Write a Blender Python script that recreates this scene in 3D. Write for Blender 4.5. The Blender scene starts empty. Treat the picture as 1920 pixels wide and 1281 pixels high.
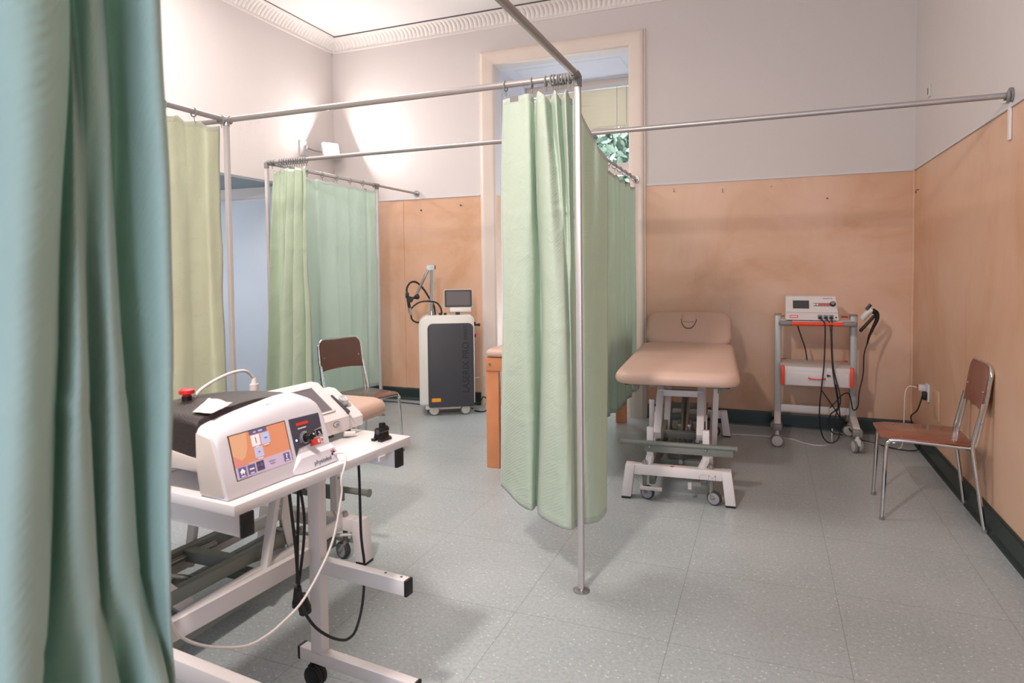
import bpy, bmesh, math, random
from math import sin, cos, pi, radians
from mathutils import Vector, Matrix, Euler, noise

SC = bpy.context.scene
COL = SC.collection

# ------------------------------------------------------------------ materials
def s2l(c):
    return tuple((x/12.92 if x <= .04045 else ((x+.055)/1.055)**2.4) for x in [v/255 for v in c])

def new_mat(name, col, rough=.5, metal=0, spec=.5, bump=0, bscale=40, var=0, vscale=6, coat=0, trans=0):
    m = bpy.data.materials.new(name); m.use_nodes = True
    nt = m.node_tree; b = nt.nodes['Principled BSDF']
    c = s2l(col)
    b.inputs['Base Color'].default_value = (*c, 1)
    b.inputs['Roughness'].default_value = rough
    b.inputs['Metallic'].default_value = metal
    b.inputs['Specular IOR Level'].default_value = spec
    b.inputs['Coat Weight'].default_value = coat
    b.inputs['Transmission Weight'].default_value = trans
    tc = nt.nodes.new('ShaderNodeTexCoord')
    if var:
        n = nt.nodes.new('ShaderNodeTexNoise'); n.inputs['Scale'].default_value = vscale; n.inputs['Detail'].default_value = 5
        nt.links.new(tc.outputs['Object'], n.inputs['Vector'])
        mx = nt.nodes.new('ShaderNodeMix'); mx.data_type = 'RGBA'
        mx.inputs['A'].default_value = (*[max(0, v*(1-var)) for v in c], 1)
        mx.inputs['B'].default_value = (*[min(1, v*(1+var)) for v in c], 1)
        nt.links.new(n.outputs['Fac'], mx.inputs['Factor'])
        nt.links.new(mx.outputs['Result'], b.inputs['Base Color'])
    if bump:
        n = nt.nodes.new('ShaderNodeTexNoise'); n.inputs['Scale'].default_value = bscale; n.inputs['Detail'].default_value = 4
        nt.links.new(tc.outputs['Object'], n.inputs['Vector'])
        bp = nt.nodes.new('ShaderNodeBump'); bp.inputs['Strength'].default_value = bump; bp.inputs['Distance'].default_value = .004
        nt.links.new(n.outputs['Fac'], bp.inputs['Height']); nt.links.new(bp.outputs['Normal'], b.inputs['Normal'])
    return m

def emis_mat(name, col, strength, rough=.25):
    m = new_mat(name, col, rough)
    b = m.node_tree.nodes['Principled BSDF']
    b.inputs['Emission Color'].default_value = (*s2l(col), 1)
    b.inputs['Emission Strength'].default_value = strength
    return m

def fabric_mat(name, col, tcol, tmix=.35):
    m = bpy.data.materials.new(name); m.use_nodes = True
    nt = m.node_tree; N = nt.nodes; Lk = nt.links
    b = N['Principled BSDF']; out = N['Material Output']
    tc = N.new('ShaderNodeTexCoord')
    # fine diagonal weave + broad tone variation
    w = N.new('ShaderNodeTexWave'); w.inputs['Scale'].default_value = 38; w.inputs['Distortion'].default_value = 1.5; w.bands_direction = 'DIAGONAL'
    Lk.new(tc.outputs['UV'], w.inputs['Vector'])
    n = N.new('ShaderNodeTexNoise'); n.inputs['Scale'].default_value = 3; n.inputs['Detail'].default_value = 4
    Lk.new(tc.outputs['UV'], n.inputs['Vector'])
    c = s2l(col)
    mx = N.new('ShaderNodeMix'); mx.data_type = 'RGBA'
    mx.inputs['A'].default_value = (*[v*.93 for v in c], 1); mx.inputs['B'].default_value = (*[min(1, v*1.07) for v in c], 1)
    Lk.new(n.outputs['Fac'], mx.inputs['Factor'])
    # sewn double hems at the side, top and bottom edges
    sx = N.new('ShaderNodeSeparateXYZ'); Lk.new(tc.outputs['UV'], sx.inputs[0])
    hem_ = None
    for o_, op, val in (('X', 'LESS_THAN', .016), ('Y', 'LESS_THAN', .030), ('Y', 'GREATER_THAN', 1.965)):
        q = N.new('ShaderNodeMath'); q.operation = op; q.inputs[1].default_value = val; Lk.new(sx.outputs[o_], q.inputs[0])
        if hem_ is None: hem_ = q
        else:
            k_ = N.new('ShaderNodeMath'); k_.operation = 'MAXIMUM'; Lk.new(hem_.outputs[0], k_.inputs[0]); Lk.new(q.outputs[0], k_.inputs[1]); hem_ = k_
    hm = N.new('ShaderNodeMix'); hm.data_type = 'RGBA'; hm.inputs['B'].default_value = (*[v*.80 for v in c], 1)
    Lk.new(hem_.outputs[0], hm.inputs['Factor']); Lk.new(mx.outputs['Result'], hm.inputs['A'])
    Lk.new(hm.outputs['Result'], b.inputs['Base Color'])
    b.inputs['Roughness'].default_value = .62; b.inputs['Sheen Weight'].default_value = .25
    b.inputs['Specular IOR Level'].default_value = .35
    n2 = N.new('ShaderNodeTexNoise'); n2.inputs['Scale'].default_value = 9; n2.inputs['Detail'].default_value = 6; n2.inputs['Distortion'].default_value = .6
    Lk.new(tc.outputs['UV'], n2.inputs['Vector'])
    ad = N.new('ShaderNodeMath'); ad.operation = 'MULTIPLY_ADD'; ad.inputs[1].default_value = .05
    Lk.new(w.outputs['Fac'], ad.inputs[0]); Lk.new(n2.outputs['Fac'], ad.inputs[2])
    bp = N.new('ShaderNodeBump'); bp.inputs['Strength'].default_value = .5; bp.inputs['Distance'].default_value = .015
    Lk.new(ad.outputs[0], bp.inputs['Height']); Lk.new(bp.outputs['Normal'], b.inputs['Normal'])
    t = N.new('ShaderNodeBsdfTranslucent'); t.inputs['Color'].default_value = (*s2l(tcol), 1)
    Lk.new(bp.outputs['Normal'], t.inputs['Normal'])
    ms = N.new('ShaderNodeMixShader'); tm = N.new('ShaderNodeMath'); tm.operation = 'MULTIPLY_ADD'; tm.inputs[1].default_value = -tmix*.6; tm.inputs[2].default_value = tmix
    Lk.new(hem_.outputs[0], tm.inputs[0]); Lk.new(tm.outputs[0], ms.inputs[0])
    Lk.new(b.outputs[0], ms.inputs[1]); Lk.new(t.outputs[0], ms.inputs[2]); Lk.new(ms.outputs[0], out.inputs['Surface'])
    return m

def wainscot_mat(name, col, dark, light):
    # painted glossy plaster, mottled with worn ochre streaks
    m = bpy.data.materials.new(name); m.use_nodes = True
    nt = m.node_tree; N = nt.nodes; Lk = nt.links; b = N['Principled BSDF']
    tc = N.new('ShaderNodeTexCoord')
    n1 = N.new('ShaderNodeTexNoise'); n1.inputs['Scale'].default_value = .9; n1.inputs['Detail'].default_value = 6; n1.inputs['Roughness'].default_value = .62; n1.inputs['Distortion'].default_value = .8
    Lk.new(tc.outputs['Object'], n1.inputs['Vector'])
    r = N.new('ShaderNodeValToRGB')
    e = r.color_ramp.elements
    e[0].position = .32; e[0].color = (*s2l(dark), 1); e[1].position = .72; e[1].color = (*s2l(light), 1)
    k = r.color_ramp.elements.new(.5); k.color = (*s2l(col), 1)
    Lk.new(n1.outputs['Fac'], r.inputs['Fac'])
    mp = N.new('ShaderNodeMapping'); mp.inputs['Scale'].default_value = (3.2, 3.2, .35)
    Lk.new(tc.outputs['Object'], mp.inputs['Vector'])
    n2 = N.new('ShaderNodeTexNoise'); n2.inputs['Scale'].default_value = 2.2; n2.inputs['Detail'].default_value = 5
    Lk.new(mp.outputs[0], n2.inputs['Vector'])
    r2 = N.new('ShaderNodeValToRGB'); r2.color_ramp.elements[0].position = .58; r2.color_ramp.elements[1].position = .74
    r2.color_ramp.elements[1].color = (.35, .35, .35, 1)
    Lk.new(n2.outputs['Fac'], r2.inputs['Fac'])
    mx = N.new('ShaderNodeMix'); mx.data_type = 'RGBA'
    Lk.new(r2.outputs['Color'], mx.inputs['Factor']); Lk.new(r.outputs['Color'], mx.inputs['A'])
    mx.inputs['B'].default_value = (*s2l(dark), 1)
    Lk.new(mx.outputs['Result'], b.inputs['Base Color'])
    b.inputs['Roughness'].default_value = .42
    n3 = N.new('ShaderNodeTexNoise'); n3.inputs['Scale'].default_value = 120; n3.inputs['Detail'].default_value = 3
    Lk.new(tc.outputs['Object'], n3.inputs['Vector'])
    bp = N.new('ShaderNodeBump'); bp.inputs['Strength'].default_value = .25; bp.inputs['Distance'].default_value = .002
    Lk.new(n3.outputs['Fac'], bp.inputs['Height']); Lk.new(bp.outputs['Normal'], b.inputs['Normal'])
    return m

def floor_mat():
    m = bpy.data.materials.new('flecked_tile'); m.use_nodes = True
    nt = m.node_tree; N = nt.nodes; Lk = nt.links; b = N['Principled BSDF']
    tc = N.new('ShaderNodeTexCoord')
    n1 = N.new('ShaderNodeTexNoise'); n1.inputs['Scale'].default_value = 1.4; n1.inputs['Detail'].default_value = 6
    Lk.new(tc.outputs['Object'], n1.inputs['Vector'])
    r = N.new('ShaderNodeValToRGB'); e = r.color_ramp.elements
    e[0].position = .3; e[0].color = (*s2l(FLOOR_A), 1); e[1].position = .7; e[1].color = (*s2l(FLOOR_B), 1)
    Lk.new(n1.outputs['Fac'], r.inputs['Fac'])
    cur = r.outputs['Color']
    n4 = N.new('ShaderNodeTexNoise'); n4.inputs['Scale'].default_value = 70; n4.inputs['Detail'].default_value = 4
    Lk.new(tc.outputs['Object'], n4.inputs['Vector'])
    r4 = N.new('ShaderNodeValToRGB'); r4.color_ramp.elements[0].position = .35; r4.color_ramp.elements[1].position = .65
    r4.color_ramp.elements[0].color = (.84, .84, .84, 1); r4.color_ramp.elements[1].color = (1.0, 1.0, 1.0, 1)
    Lk.new(n4.outputs['Fac'], r4.inputs['Fac'])
    ml = N.new('ShaderNodeMix'); ml.data_type = 'RGBA'; ml.blend_type = 'MULTIPLY'; ml.inputs['Factor'].default_value = 1
    Lk.new(cur, ml.inputs['A']); Lk.new(r4.outputs['Color'], ml.inputs['B']); cur = ml.outputs['Result']
    for sc, thr, colr, rnd in ((26, .10, (226, 232, 226), .22), (44, .12, (196, 204, 196), .45), (30, .06, (88, 96, 88), .16)):
        mp = N.new('ShaderNodeMapping'); mp.inputs['Rotation'].default_value = (0, 0, sc*.7); mp.inputs['Scale'].default_value = (1, 2.0, 0)
        mp.inputs['Location'].default_value = (sc, sc*.3, 0)
        Lk.new(tc.outputs['Object'], mp.inputs['Vector'])
        v = N.new('ShaderNodeTexVoronoi'); v.inputs['Scale'].default_value = sc; v.voronoi_dimensions = '2D'
        Lk.new(mp.outputs[0], v.inputs['Vector'])
        lt = N.new('ShaderNodeMath'); lt.operation = 'LESS_THAN'; lt.inputs[1].default_value = thr
        Lk.new(v.outputs['Distance'], lt.inputs[0])
        sp = N.new('ShaderNodeSeparateColor'); Lk.new(v.outputs['Color'], sp.inputs[0])
        l2 = N.new('ShaderNodeMath'); l2.operation = 'LESS_THAN'; l2.inputs[1].default_value = rnd
        Lk.new(sp.outputs[0], l2.inputs[0])
        mu = N.new('ShaderNodeMath'); mu.operation = 'MULTIPLY'; Lk.new(lt.outputs[0], mu.inputs[0]); Lk.new(l2.outputs[0], mu.inputs[1])
        mx = N.new('ShaderNodeMix'); mx.data_type = 'RGBA'
        Lk.new(mu.outputs[0], mx.inputs['Factor']); Lk.new(cur, mx.inputs['A']); mx.inputs['B'].default_value = (*s2l(colr), 1)
        cur = mx.outputs['Result']
    # 60 cm tile seams
    sx = N.new('ShaderNodeSeparateXYZ'); Lk.new(tc.outputs['Object'], sx.inputs[0])
    fac = None
    for o, off in (('X', .27), ('Y', 2.96)):
        a = N.new('ShaderNodeMath'); a.operation = 'SUBTRACT'; a.inputs[1].default_value = off-30*.605
        Lk.new(sx.outputs[o], a.inputs[0])
        d = N.new('ShaderNodeMath'); d.operation = 'DIVIDE'; d.inputs[1].default_value = .605; Lk.new(a.outputs[0], d.inputs[0])
        f = N.new('ShaderNodeMath'); f.operation = 'FRACT'; Lk.new(d.outputs[0], f.inputs[0])
        l = N.new('ShaderNodeMath'); l.operation = 'LESS_THAN'; l.inputs[1].default_value = .005; Lk.new(f.outputs[0], l.inputs[0])
        if fac is None: fac = l
        else:
            mxx = N.new('ShaderNodeMath'); mxx.operation = 'MAXIMUM'; Lk.new(fac.outputs[0], mxx.inputs[0]); Lk.new(l.outputs[0], mxx.inputs[1]); fac = mxx
    s = N.new('ShaderNodeMath'); s.operation = 'MULTIPLY'; s.inputs[1].default_value = .4; Lk.new(fac.outputs[0], s.inputs[0])
    mx = N.new('ShaderNodeMix'); mx.data_type = 'RGBA'; Lk.new(s.outputs[0], mx.inputs['Factor']); Lk.new(cur, mx.inputs['A']); mx.inputs['B'].default_value = (.06, .065, .06, 1)
    Lk.new(mx.outputs['Result'], b.inputs['Base Color'])
    b.inputs['Roughness'].default_value = .34; b.inputs['Specular IOR Level'].default_value = .5
    n3 = N.new('ShaderNodeTexNoise'); n3.inputs['Scale'].default_value = 5; n3.inputs['Detail'].default_value = 3
    Lk.new(tc.outputs['Object'], n3.inputs['Vector'])
    bp = N.new('ShaderNodeBump'); bp.inputs['Strength'].default_value = .12; bp.inputs['Distance'].default_value = .02
    Lk.new(n3.outputs['Fac'], bp.inputs['Height']); Lk.new(bp.outputs['Normal'], b.inputs['Normal'])
    return m

FLOOR_A = (168, 178, 178); FLOOR_B = (185, 193, 194)
M = {}
M['plaster'] = new_mat('white_wall_paint', (208, 201, 198), .75, bump=.2, bscale=60, var=.03, vscale=1.2)
M['plaster_dim'] = M['plaster']
M['ceiling'] = new_mat('ceiling_paint', (226, 221, 220), .8, var=.02, vscale=.8)
M['orange'] = wainscot_mat('peach_wall_paint', (214, 173, 144), (201, 154, 118), (222, 187, 161))
M['bluewall'] = new_mat('pale_blue_wall_paint', (190, 198, 207), .5, var=.05, vscale=2.5, bump=.15, bscale=80)
M['tealsoffit'] = new_mat('grey_teal_paint', (128, 140, 144), .5, var=.05)
M['baseboard'] = new_mat('dark_green_baseboard', (30, 46, 42), .4, var=.15, vscale=8)
M['floor'] = floor_mat()
M['trim'] = new_mat('white_trim_strip', (206, 205, 207), .5)
M['casing'] = new_mat('cream_casing_paint', (218, 204, 192), .42, bump=.2, bscale=30, var=.07, vscale=4)
M['casing2'] = new_mat('chipped_cream_paint', (206, 204, 192), .5, bump=.4, bscale=14, var=.12, vscale=7)
M['cornice'] = new_mat('cornice_plaster', (222, 216, 212), .7)
M['reveal'] = new_mat('window_reveal_paint', (206, 206, 214), .5, var=.03)
M['alu'] = new_mat('aluminium', (172, 167, 165), .42, metal=.6, var=.05, vscale=20)
M['post'] = new_mat('pale_aluminium_post', (198, 194, 192), .4, metal=.35, var=.05, vscale=20)
M['greyplastic'] = new_mat('grey_plastic', (128, 126, 124), .45)
M['chrome'] = new_mat('chrome', (214, 212, 210), .12, metal=1)
M['silver'] = new_mat('silver_knob', (212, 210, 208), .3, metal=.4)
M['steel'] = new_mat('brushed_steel', (170, 170, 168), .3, metal=.9)
M['green'] = fabric_mat('pale_green_fabric', (213, 226, 209), (205, 226, 198), .33)
M['green_daylit'] = fabric_mat('thin_daylit_green_fabric', (219, 231, 221), (214, 234, 218), .45)  # thin cloth, its colour lightened for the window daylight striking it
M['green_deep'] = fabric_mat('leaf_green_fabric', (200, 214, 190), (192, 214, 180), .30)
M['green2'] = fabric_mat('yellow_green_fabric', (212, 217, 192), (206, 216, 178), .30)
M['green_cool_lit'] = fabric_mat('cool_lit_green_fabric', (196, 220, 212), (190, 224, 206), .26)  # green with the cool daylight tint worked into its colour
M['tan'] = new_mat('tan_vinyl', (206, 174, 156), .45, bump=.12, bscale=180, var=.03, vscale=5)
M['whitemetal'] = new_mat('white_powder_coat', (226, 220, 218), .38, var=.02)
M['beigemetal'] = new_mat('light_grey_powder_coat', (198, 194, 186), .4)
M['greymetal'] = new_mat('grey_green_frame_paint', (122, 126, 118), .42, var=.05)
M['darkgrey'] = new_mat('dark_grey_plastic', (62, 62, 64), .5)
M['black'] = new_mat('black_rubber', (22, 22, 23), .5)
M['blackgloss'] = new_mat('black_plastic', (20, 20, 22), .25)
M['wheelgrey'] = new_mat('grey_wheel', (150, 150, 156), .45)
M['wheelcream'] = new_mat('cream_wheel', (206, 202, 192), .45)
M['wood'] = new_mat('beech_wood', (206, 136, 92), .4, var=.16, vscale=9, bump=.1, bscale=50)
M['laminate'] = new_mat('brown_laminate', (134, 80, 62), .22, var=.14, vscale=10, coat=.3)
M['laminate2'] = new_mat('dark_brown_laminate', (98, 68, 60), .22, var=.14, vscale=10, coat=.3)
M['tabletop'] = new_mat('white_melamine', (232, 228, 228), .28, var=.01)
M['tableedge'] = M['tabletop']
M['beigebar'] = new_mat('cream_bar_paint', (222, 200, 180), .4)
M['devwhite'] = new_mat('white_device_shell', (232, 230, 236), .3)
M['devcream'] = new_mat('cream_device_side', (224, 212, 202), .4)
M['devdark'] = new_mat('charcoal_textured_shell', (50, 43, 42), .5, bump=.5, bscale=260)
M['lbody'] = new_mat('white_cabinet_shell', (224, 220, 214), .35)
M['lpanel'] = new_mat('charcoal_panel', (64, 64, 70), .55, var=.05, vscale=4)
M['orangeplastic'] = new_mat('orange_red_plastic', (232, 70, 36), .4)
M['redplastic'] = new_mat('red_plastic', (214, 40, 44), .35)
M['yellow'] = new_mat('amber_label', (240, 164, 20), .5)
M['paper'] = new_mat('paper', (224, 216, 212), .8, var=.05, vscale=60)
M['screen_dark'] = new_mat('dark_screen_glass', (66, 66, 68), .12)
M['screen_grey'] = new_mat('grey_screen_glass', (112, 106, 110), .15, var=.08, vscale=3)
M['whitecable'] = new_mat('white_cable', (222, 214, 208), .4)
M['text_dark'] = new_mat('dark_lettering', (28, 28, 32), .5)
M['text_navy'] = new_mat('navy_lettering', (52, 46, 70), .5)
M['panel_navy'] = new_mat('slate_blue_panel', (76, 76, 92), .4)
M['redpaint'] = new_mat('red_print', (232, 70, 58), .4)
M['whiteprint'] = new_mat('white_print', (236, 234, 238), .4)
M['trolleygrey'] = new_mat('silver_grey_column', (172, 172, 168), .4, metal=.2)
M['trolleywhite'] = new_mat('trolley_white', (214, 208, 204), .4)
M['blind'] = new_mat('cream_blind_slat', (222, 214, 192), .5)
M['leaf'] = new_mat('leaf', (112, 134, 116), .35, var=.5, vscale=2.5)
M['leaf'].node_tree.nodes['Principled BSDF'].inputs['Specular IOR Level'].default_value = .8
M['bark'] = new_mat('bark', (90, 76, 62), .8, var=.3)
M['scr_orange'] = emis_mat('screen_orange', (226, 152, 116), .22)
M['scr_peach'] = emis_mat('screen_peach', (232, 180, 142), .22)
M['scr_pink'] = emis_mat('screen_pink', (226, 146, 138), .22)
M['scr_lilac'] = emis_mat('screen_lilac', (206, 188, 212), .22)
M['scr_slate'] = emis_mat('screen_slate', (104, 98, 140), .3)
M['scr_dark'] = emis_mat('screen_dark_slate', (80, 74, 100), .25)
M['scr_white'] = emis_mat('screen_white', (236, 226, 232), .45)
M['scr_blue'] = emis_mat('screen_pale_blue', (180, 186, 218), .45)
M['led'] = emis_mat('blue_white_led', (200, 222, 255), 2)
M['lampglow'] = emis_mat('lamp_glass_lit', (255, 250, 244), 14)
gm = bpy.data.materials.new('window_glass'); gm.use_nodes = True
gb = gm.node_tree.nodes['Principled BSDF']; gb.inputs['Transmission Weight'].default_value = 1; gb.inputs['Roughness'].default_value = .0; gb.inputs['IOR'].default_value = 1.02
M['glass'] = gm

# ------------------------------------------------------------------ mesh builder
def R(rx=0, ry=0, rz=0): return Euler((rx, ry, rz)).to_matrix().to_4x4()
def T(x, y, z): return Matrix.Translation((x, y, z))

class MB:
    def __init__(s): s.bm = bmesh.new()
    def box(s, c, d, rot=None, bev=0, seg=2):
        r = bmesh.ops.create_cube(s.bm, size=1)
        vs = r['verts']
        for v in vs: v.co = Vector((v.co.x*d[0], v.co.y*d[1], v.co.z*d[2]))
        if bev:
            es = list({e for v in vs for e in v.link_edges})
            b = bmesh.ops.bevel(s.bm, geom=es, offset=bev, segments=seg, profile=.5, affect='EDGES')
            vs = list({v for f in b['faces'] for v in f.verts} | {v for v in vs if v.is_valid})
            seen = set(vs); st = list(vs)
            while st:
                v = st.pop()
                for e in v.link_edges:
                    o = e.other_vert(v)
                    if o not in seen: seen.add(o); st.append(o)
            vs = list(seen)
        m = T(*c) @ (rot if rot is not None else Matrix())
        bmesh.ops.transform(s.bm, matrix=m, verts=vs)
        return s
    def bar(s, p0, p1, w, h, bev=.002, up=(0, 0, 1), ext=0):
        p0 = Vector(p0); p1 = Vector(p1); d = p1-p0; L = d.length+2*ext; d.normalize()
        upv = Vector(up)
        if abs(d.dot(upv)) > .98: upv = Vector((0, 1, 0))
        x = upv.cross(d).normalized(); z = d.cross(x).normalized()
        rot = Matrix((x, d, z)).transposed().to_4x4()
        return s.box((p0+p1)/2, (w, L, h), rot, bev)
    def cyl(s, p0, p1, r, r2=None, seg=20, cap=True):
        p0 = Vector(p0); p1 = Vector(p1); d = p1-p0
        rt = d.to_track_quat('Z', 'Y').to_matrix().to_4x4()
        bmesh.ops.create_cone(s.bm, cap_ends=cap, segments=seg, radius1=r, radius2=(r if r2 is None else r2), depth=d.length, matrix=T(*((p0+p1)/2)) @ rt)
        return s
    def sph(s, c, r, sc=(1, 1, 1), seg=16):
        bmesh.ops.create_uvsphere(s.bm, u_segments=seg, v_segments=max(6, seg//2), radius=r, matrix=T(*c) @ Matrix.Diagonal((*sc, 1)))
        return s
    def tube(s, pts, r, seg=10, sm=6, closed=False, taper=None):
        P = catmull(pts, sm, closed) if sm > 1 and len(pts) > 2 else [Vector(p) for p in pts]
        n = len(P); rings = []
        prev = None
        for i, p in enumerate(P):
            a = P[(i-1) % n] if (i or closed) else P[0]; b = P[(i+1) % n] if (i < n-1 or closed) else P[-1]
            t = (b-a).normalized()
            if prev is None:
                u = t.cross(Vector((0, 0, 1)))
                if u.length < .1: u = t.cross(Vector((1, 0, 0)))
                u.normalize()
            else:
                u = (prev - t*prev.dot(t))
                if u.length < 1e-6: u = t.orthogonal()
                u.normalize()
            prev = u; w = t.cross(u)
            rr = r if taper is None else r*taper(i/(n-1))
            rings.append([s.bm.verts.new(p+(u*cos(2*pi*k/seg)+w*sin(2*pi*k/seg))*rr) for k in range(seg)])
        for i in range(n if closed else n-1):
            A = rings[i]; B = rings[(i+1) % n]
            for k in range(seg):
                try: s.bm.faces.new((A[k], A[(k+1) % seg], B[(k+1) % seg], B[k]))
                except ValueError: pass
        if not closed:
            s.bm.faces.new(rings[0][::-1]); s.bm.faces.new(rings[-1])
        return s
    def prism(s, poly, mat, depth, bev=0):
        # poly in local XY, extruded 0..depth on local Z, placed by mat
        vs = [s.bm.verts.new((x, y, 0)) for x, y in poly]
        f = s.bm.faces.new(vs)
        e = bmesh.ops.extrude_face_region(s.bm, geom=[f])
        nv = [g for g in e['geom'] if isinstance(g, bmesh.types.BMVert)]
        for v in nv: v.co.z += depth
        allv = vs+nv
        if bev:
            es = list({e for v in allv for e in v.link_edges})
            b = bmesh.ops.bevel(s.bm, geom=es, offset=bev, segments=2, profile=.5, affect='EDGES')
            allv = list({v for f in b['faces'] for v in f.verts} | {v for v in allv if v.is_valid})
        bmesh.ops.transform(s.bm, matrix=mat, verts=allv)
        return s
    def lathe(s, prof, mat=None, seg=24):
        rings = []
        for (r, z) in prof:
            rings.append([s.bm.verts.new((max(r, 1e-5)*cos(2*pi*k/seg), max(r, 1e-5)*sin(2*pi*k/seg), z)) for k in range(seg)])
        for i in range(len(rings)-1):
            for k in range(seg):
                s.bm.faces.new((rings[i][k], rings[i][(k+1) % seg], rings[i+1][(k+1) % seg], rings[i+1][k]))
        s.bm.faces.new(rings[0][::-1]); s.bm.faces.new(rings[-1])
        if mat is not None: bmesh.ops.transform(s.bm, matrix=mat, verts=[v for r in rings for v in r])
        return s
    def loft(s, secs, cap=True):
        rings = [[s.bm.verts.new(p) for p in sec] for sec in secs]
        n = len(rings[0])
        for i in range(len(rings)-1):
            for k in range(n):
                s.bm.faces.new((rings[i][k], rings[i][(k+1) % n], rings[i+1][(k+1) % n], rings[i+1][k]))
        if cap: s.bm.faces.new(rings[0][::-1]); s.bm.faces.new(rings[-1])
        return s
    def quad(s, a, b, c, d):
        s.bm.faces.new([s.bm.verts.new(p) for p in (a, b, c, d)]); return s
    def build(s, name, mat, parent=None, smooth=True, loc=None, label=None, ang=40):
        bmesh.ops.recalc_face_normals(s.bm, faces=s.bm.faces[:])
        me = bpy.data.meshes.new(name); s.bm.to_mesh(me); s.bm.free()
        me.materials.append(mat if not isinstance(mat, str) else M[mat])
        if smooth:
            for p in me.polygons: p.use_smooth = True
            me.set_sharp_from_angle(angle=radians(ang))
        o = bpy.data.objects.new(name, me); COL.objects.link(o)
        if parent is not None: o.parent = parent
        if loc is not None: o.location = loc
        if label: o['label'] = label
        return o

def build_each(b, name, mat, parent, **kw):
    # one object per loose piece of the builder's mesh
    bm = b.bm; bm.verts.ensure_lookup_table(); seen = set(); out = []
    for v in bm.verts:
        if v in seen: continue
        st = [v]; seen.add(v); isl = [v]
        while st:
            q = st.pop()
            for e in q.link_edges:
                o = e.other_vert(q)
                if o not in seen: seen.add(o); st.append(o); isl.append(o)
        nb = MB(); mp = {q: nb.bm.verts.new(q.co) for q in isl}
        for f in {f for q in isl for f in q.link_faces}: nb.bm.faces.new([mp[q] for q in f.verts])
        out.append(nb.build(name, mat, parent, **kw))
    bm.free()
    return out

def catmull(pts, sub=6, closed=False):
    P = [Vector(p) for p in pts]; n = len(P); out = []
    rng = range(n) if closed else range(n-1)
    for i in rng:
        if closed: p0, p1, p2, p3 = P[(i-1) % n], P[i], P[(i+1) % n], P[(i+2) % n]
        else:
            p1, p2 = P[i], P[i+1]; p0 = P[i-1] if i else p1*2-p2; p3 = P[i+2] if i < n-2 else p2*2-p1
        for j in range(sub):
            t = j/sub
            out.append(.5*((2*p1)+(-p0+p2)*t+(2*p0-5*p1+4*p2-p3)*t*t+(-p0+3*p1-3*p2+p3)*t**3))
    if not closed: out.append(P[-1].copy())
    return out

def rrect(w, h, r, n=5, cx=0, cy=0):
    pts = []
    for (sx, sy, a0) in ((1, 1, 0), (-1, 1, 90), (-1, -1, 180), (1, -1, 270)):
        for k in range(n+1):
            a = radians(a0+90*k/n)
            pts.append((cx+sx*(w/2-r)+r*cos(a), cy+sy*(h/2-r)+r*sin(a)))
    return pts

def thing(name, label, cat, loc=(0, 0, 0), rz=0, group=None):
    o = bpy.data.objects.new(name, None); o.empty_display_size = .1
    COL.objects.link(o); o.location = loc; o.rotation_euler = (0, 0, rz)
    return tag(o, label, cat, group)
def tag(o, label, cat, group=None):
    o['label'] = label; o['category'] = cat
    if group: o['group'] = group
    return o
def struct(o, label=None):
    o['kind'] = 'structure'
    if label: o['label'] = label
    return o

def text_mesh(txt, size, name, mat, parent, mtx, depth=.0006, sx=1, align='CENTER', thin=0):
    cu = bpy.data.curves.new(name, 'FONT'); cu.body = txt; cu.size = size; cu.extrude = depth
    cu.align_x = align; cu.align_y = 'CENTER'; cu.offset = thin
    tmp = bpy.data.objects.new('tmp_text', cu); COL.objects.link(tmp)
    dg = bpy.context.evaluated_depsgraph_get(); dg.update()
    me = bpy.data.meshes.new_from_object(tmp.evaluated_get(dg))
    bpy.data.objects.remove(tmp); bpy.data.curves.remove(cu)
    me.transform(mtx @ Matrix.Diagonal((sx, 1, 1, 1)))
    me.materials.clear(); me.materials.append(M[mat])
    me.name = name
    o = bpy.data.objects.new(name, me); COL.objects.link(o); o.parent = parent
    return o

def copy_tree(o, parent=None):
    c = o.copy(); COL.objects.link(c)
    if parent is not None: c.parent = parent
    for ch in [x for x in o.children]:
        copy_tree(ch, c)
    return c

# ------------------------------------------------------------------ room
D = 5.918; XR = 1.074; XL = -4.438; YF = -2.2; W = 2.118; CZ = 3.87
def slab(name, pts_boxes, mat, label=None):
    b = MB()
    for c, d in pts_boxes: b.box(c, d)
    return struct(b.build(name, mat, smooth=False), label)

slab('floor', [(((XL+XR)/2-.7, (YF+7.2)/2, -.05), (XR-XL+2.2, 7.2-YF+.4, .1))], 'floor', 'grey green flecked tile floor with thin seams')
slab('ceiling', [(((XL+XR)/2, (YF+D)/2, CZ+.05), (XR-XL+.4, D-YF+.4, .1))], 'ceiling', 'white ceiling')
# back wall: upper part and wainscot part, opening for the tall window niche
OX0, OX1, OZ = -2.512, -1.186, 3.378
def wall_y(x0, x1, z0, z1, y=D, t=.12): return (((x0+x1)/2, y+t/2, (z0+z1)/2), (x1-x0, t, z1-z0))
def wall_x(y0, y1, z0, z1, x, t=.12, sgn=1): return ((x+sgn*t/2, (y0+y1)/2, (z0+z1)/2), (t, y1-y0, z1-z0))
slab('wall_back', [wall_y(XL-.12, OX0, W, CZ), wall_y(OX1, XR+.12, W, CZ), wall_y(OX0, OX1, OZ, CZ)], 'plaster', 'white upper back wall')
slab('wall_back_wainscot', [wall_y(XL-.12, OX0, 0, W), wall_y(OX1, XR+.12, 0, W)], 'orange', 'peach painted lower back wall')
slab('wall_right', [wall_x(YF, D, W, CZ, XR)], 'plaster', 'white upper right wall')
slab('wall_right_wainscot', [wall_x(YF, D, 0, W, XR)], 'orange', 'peach painted lower right wall')
LZ = 2.25; LY0, LY1 = 2.9, 5.25
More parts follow.
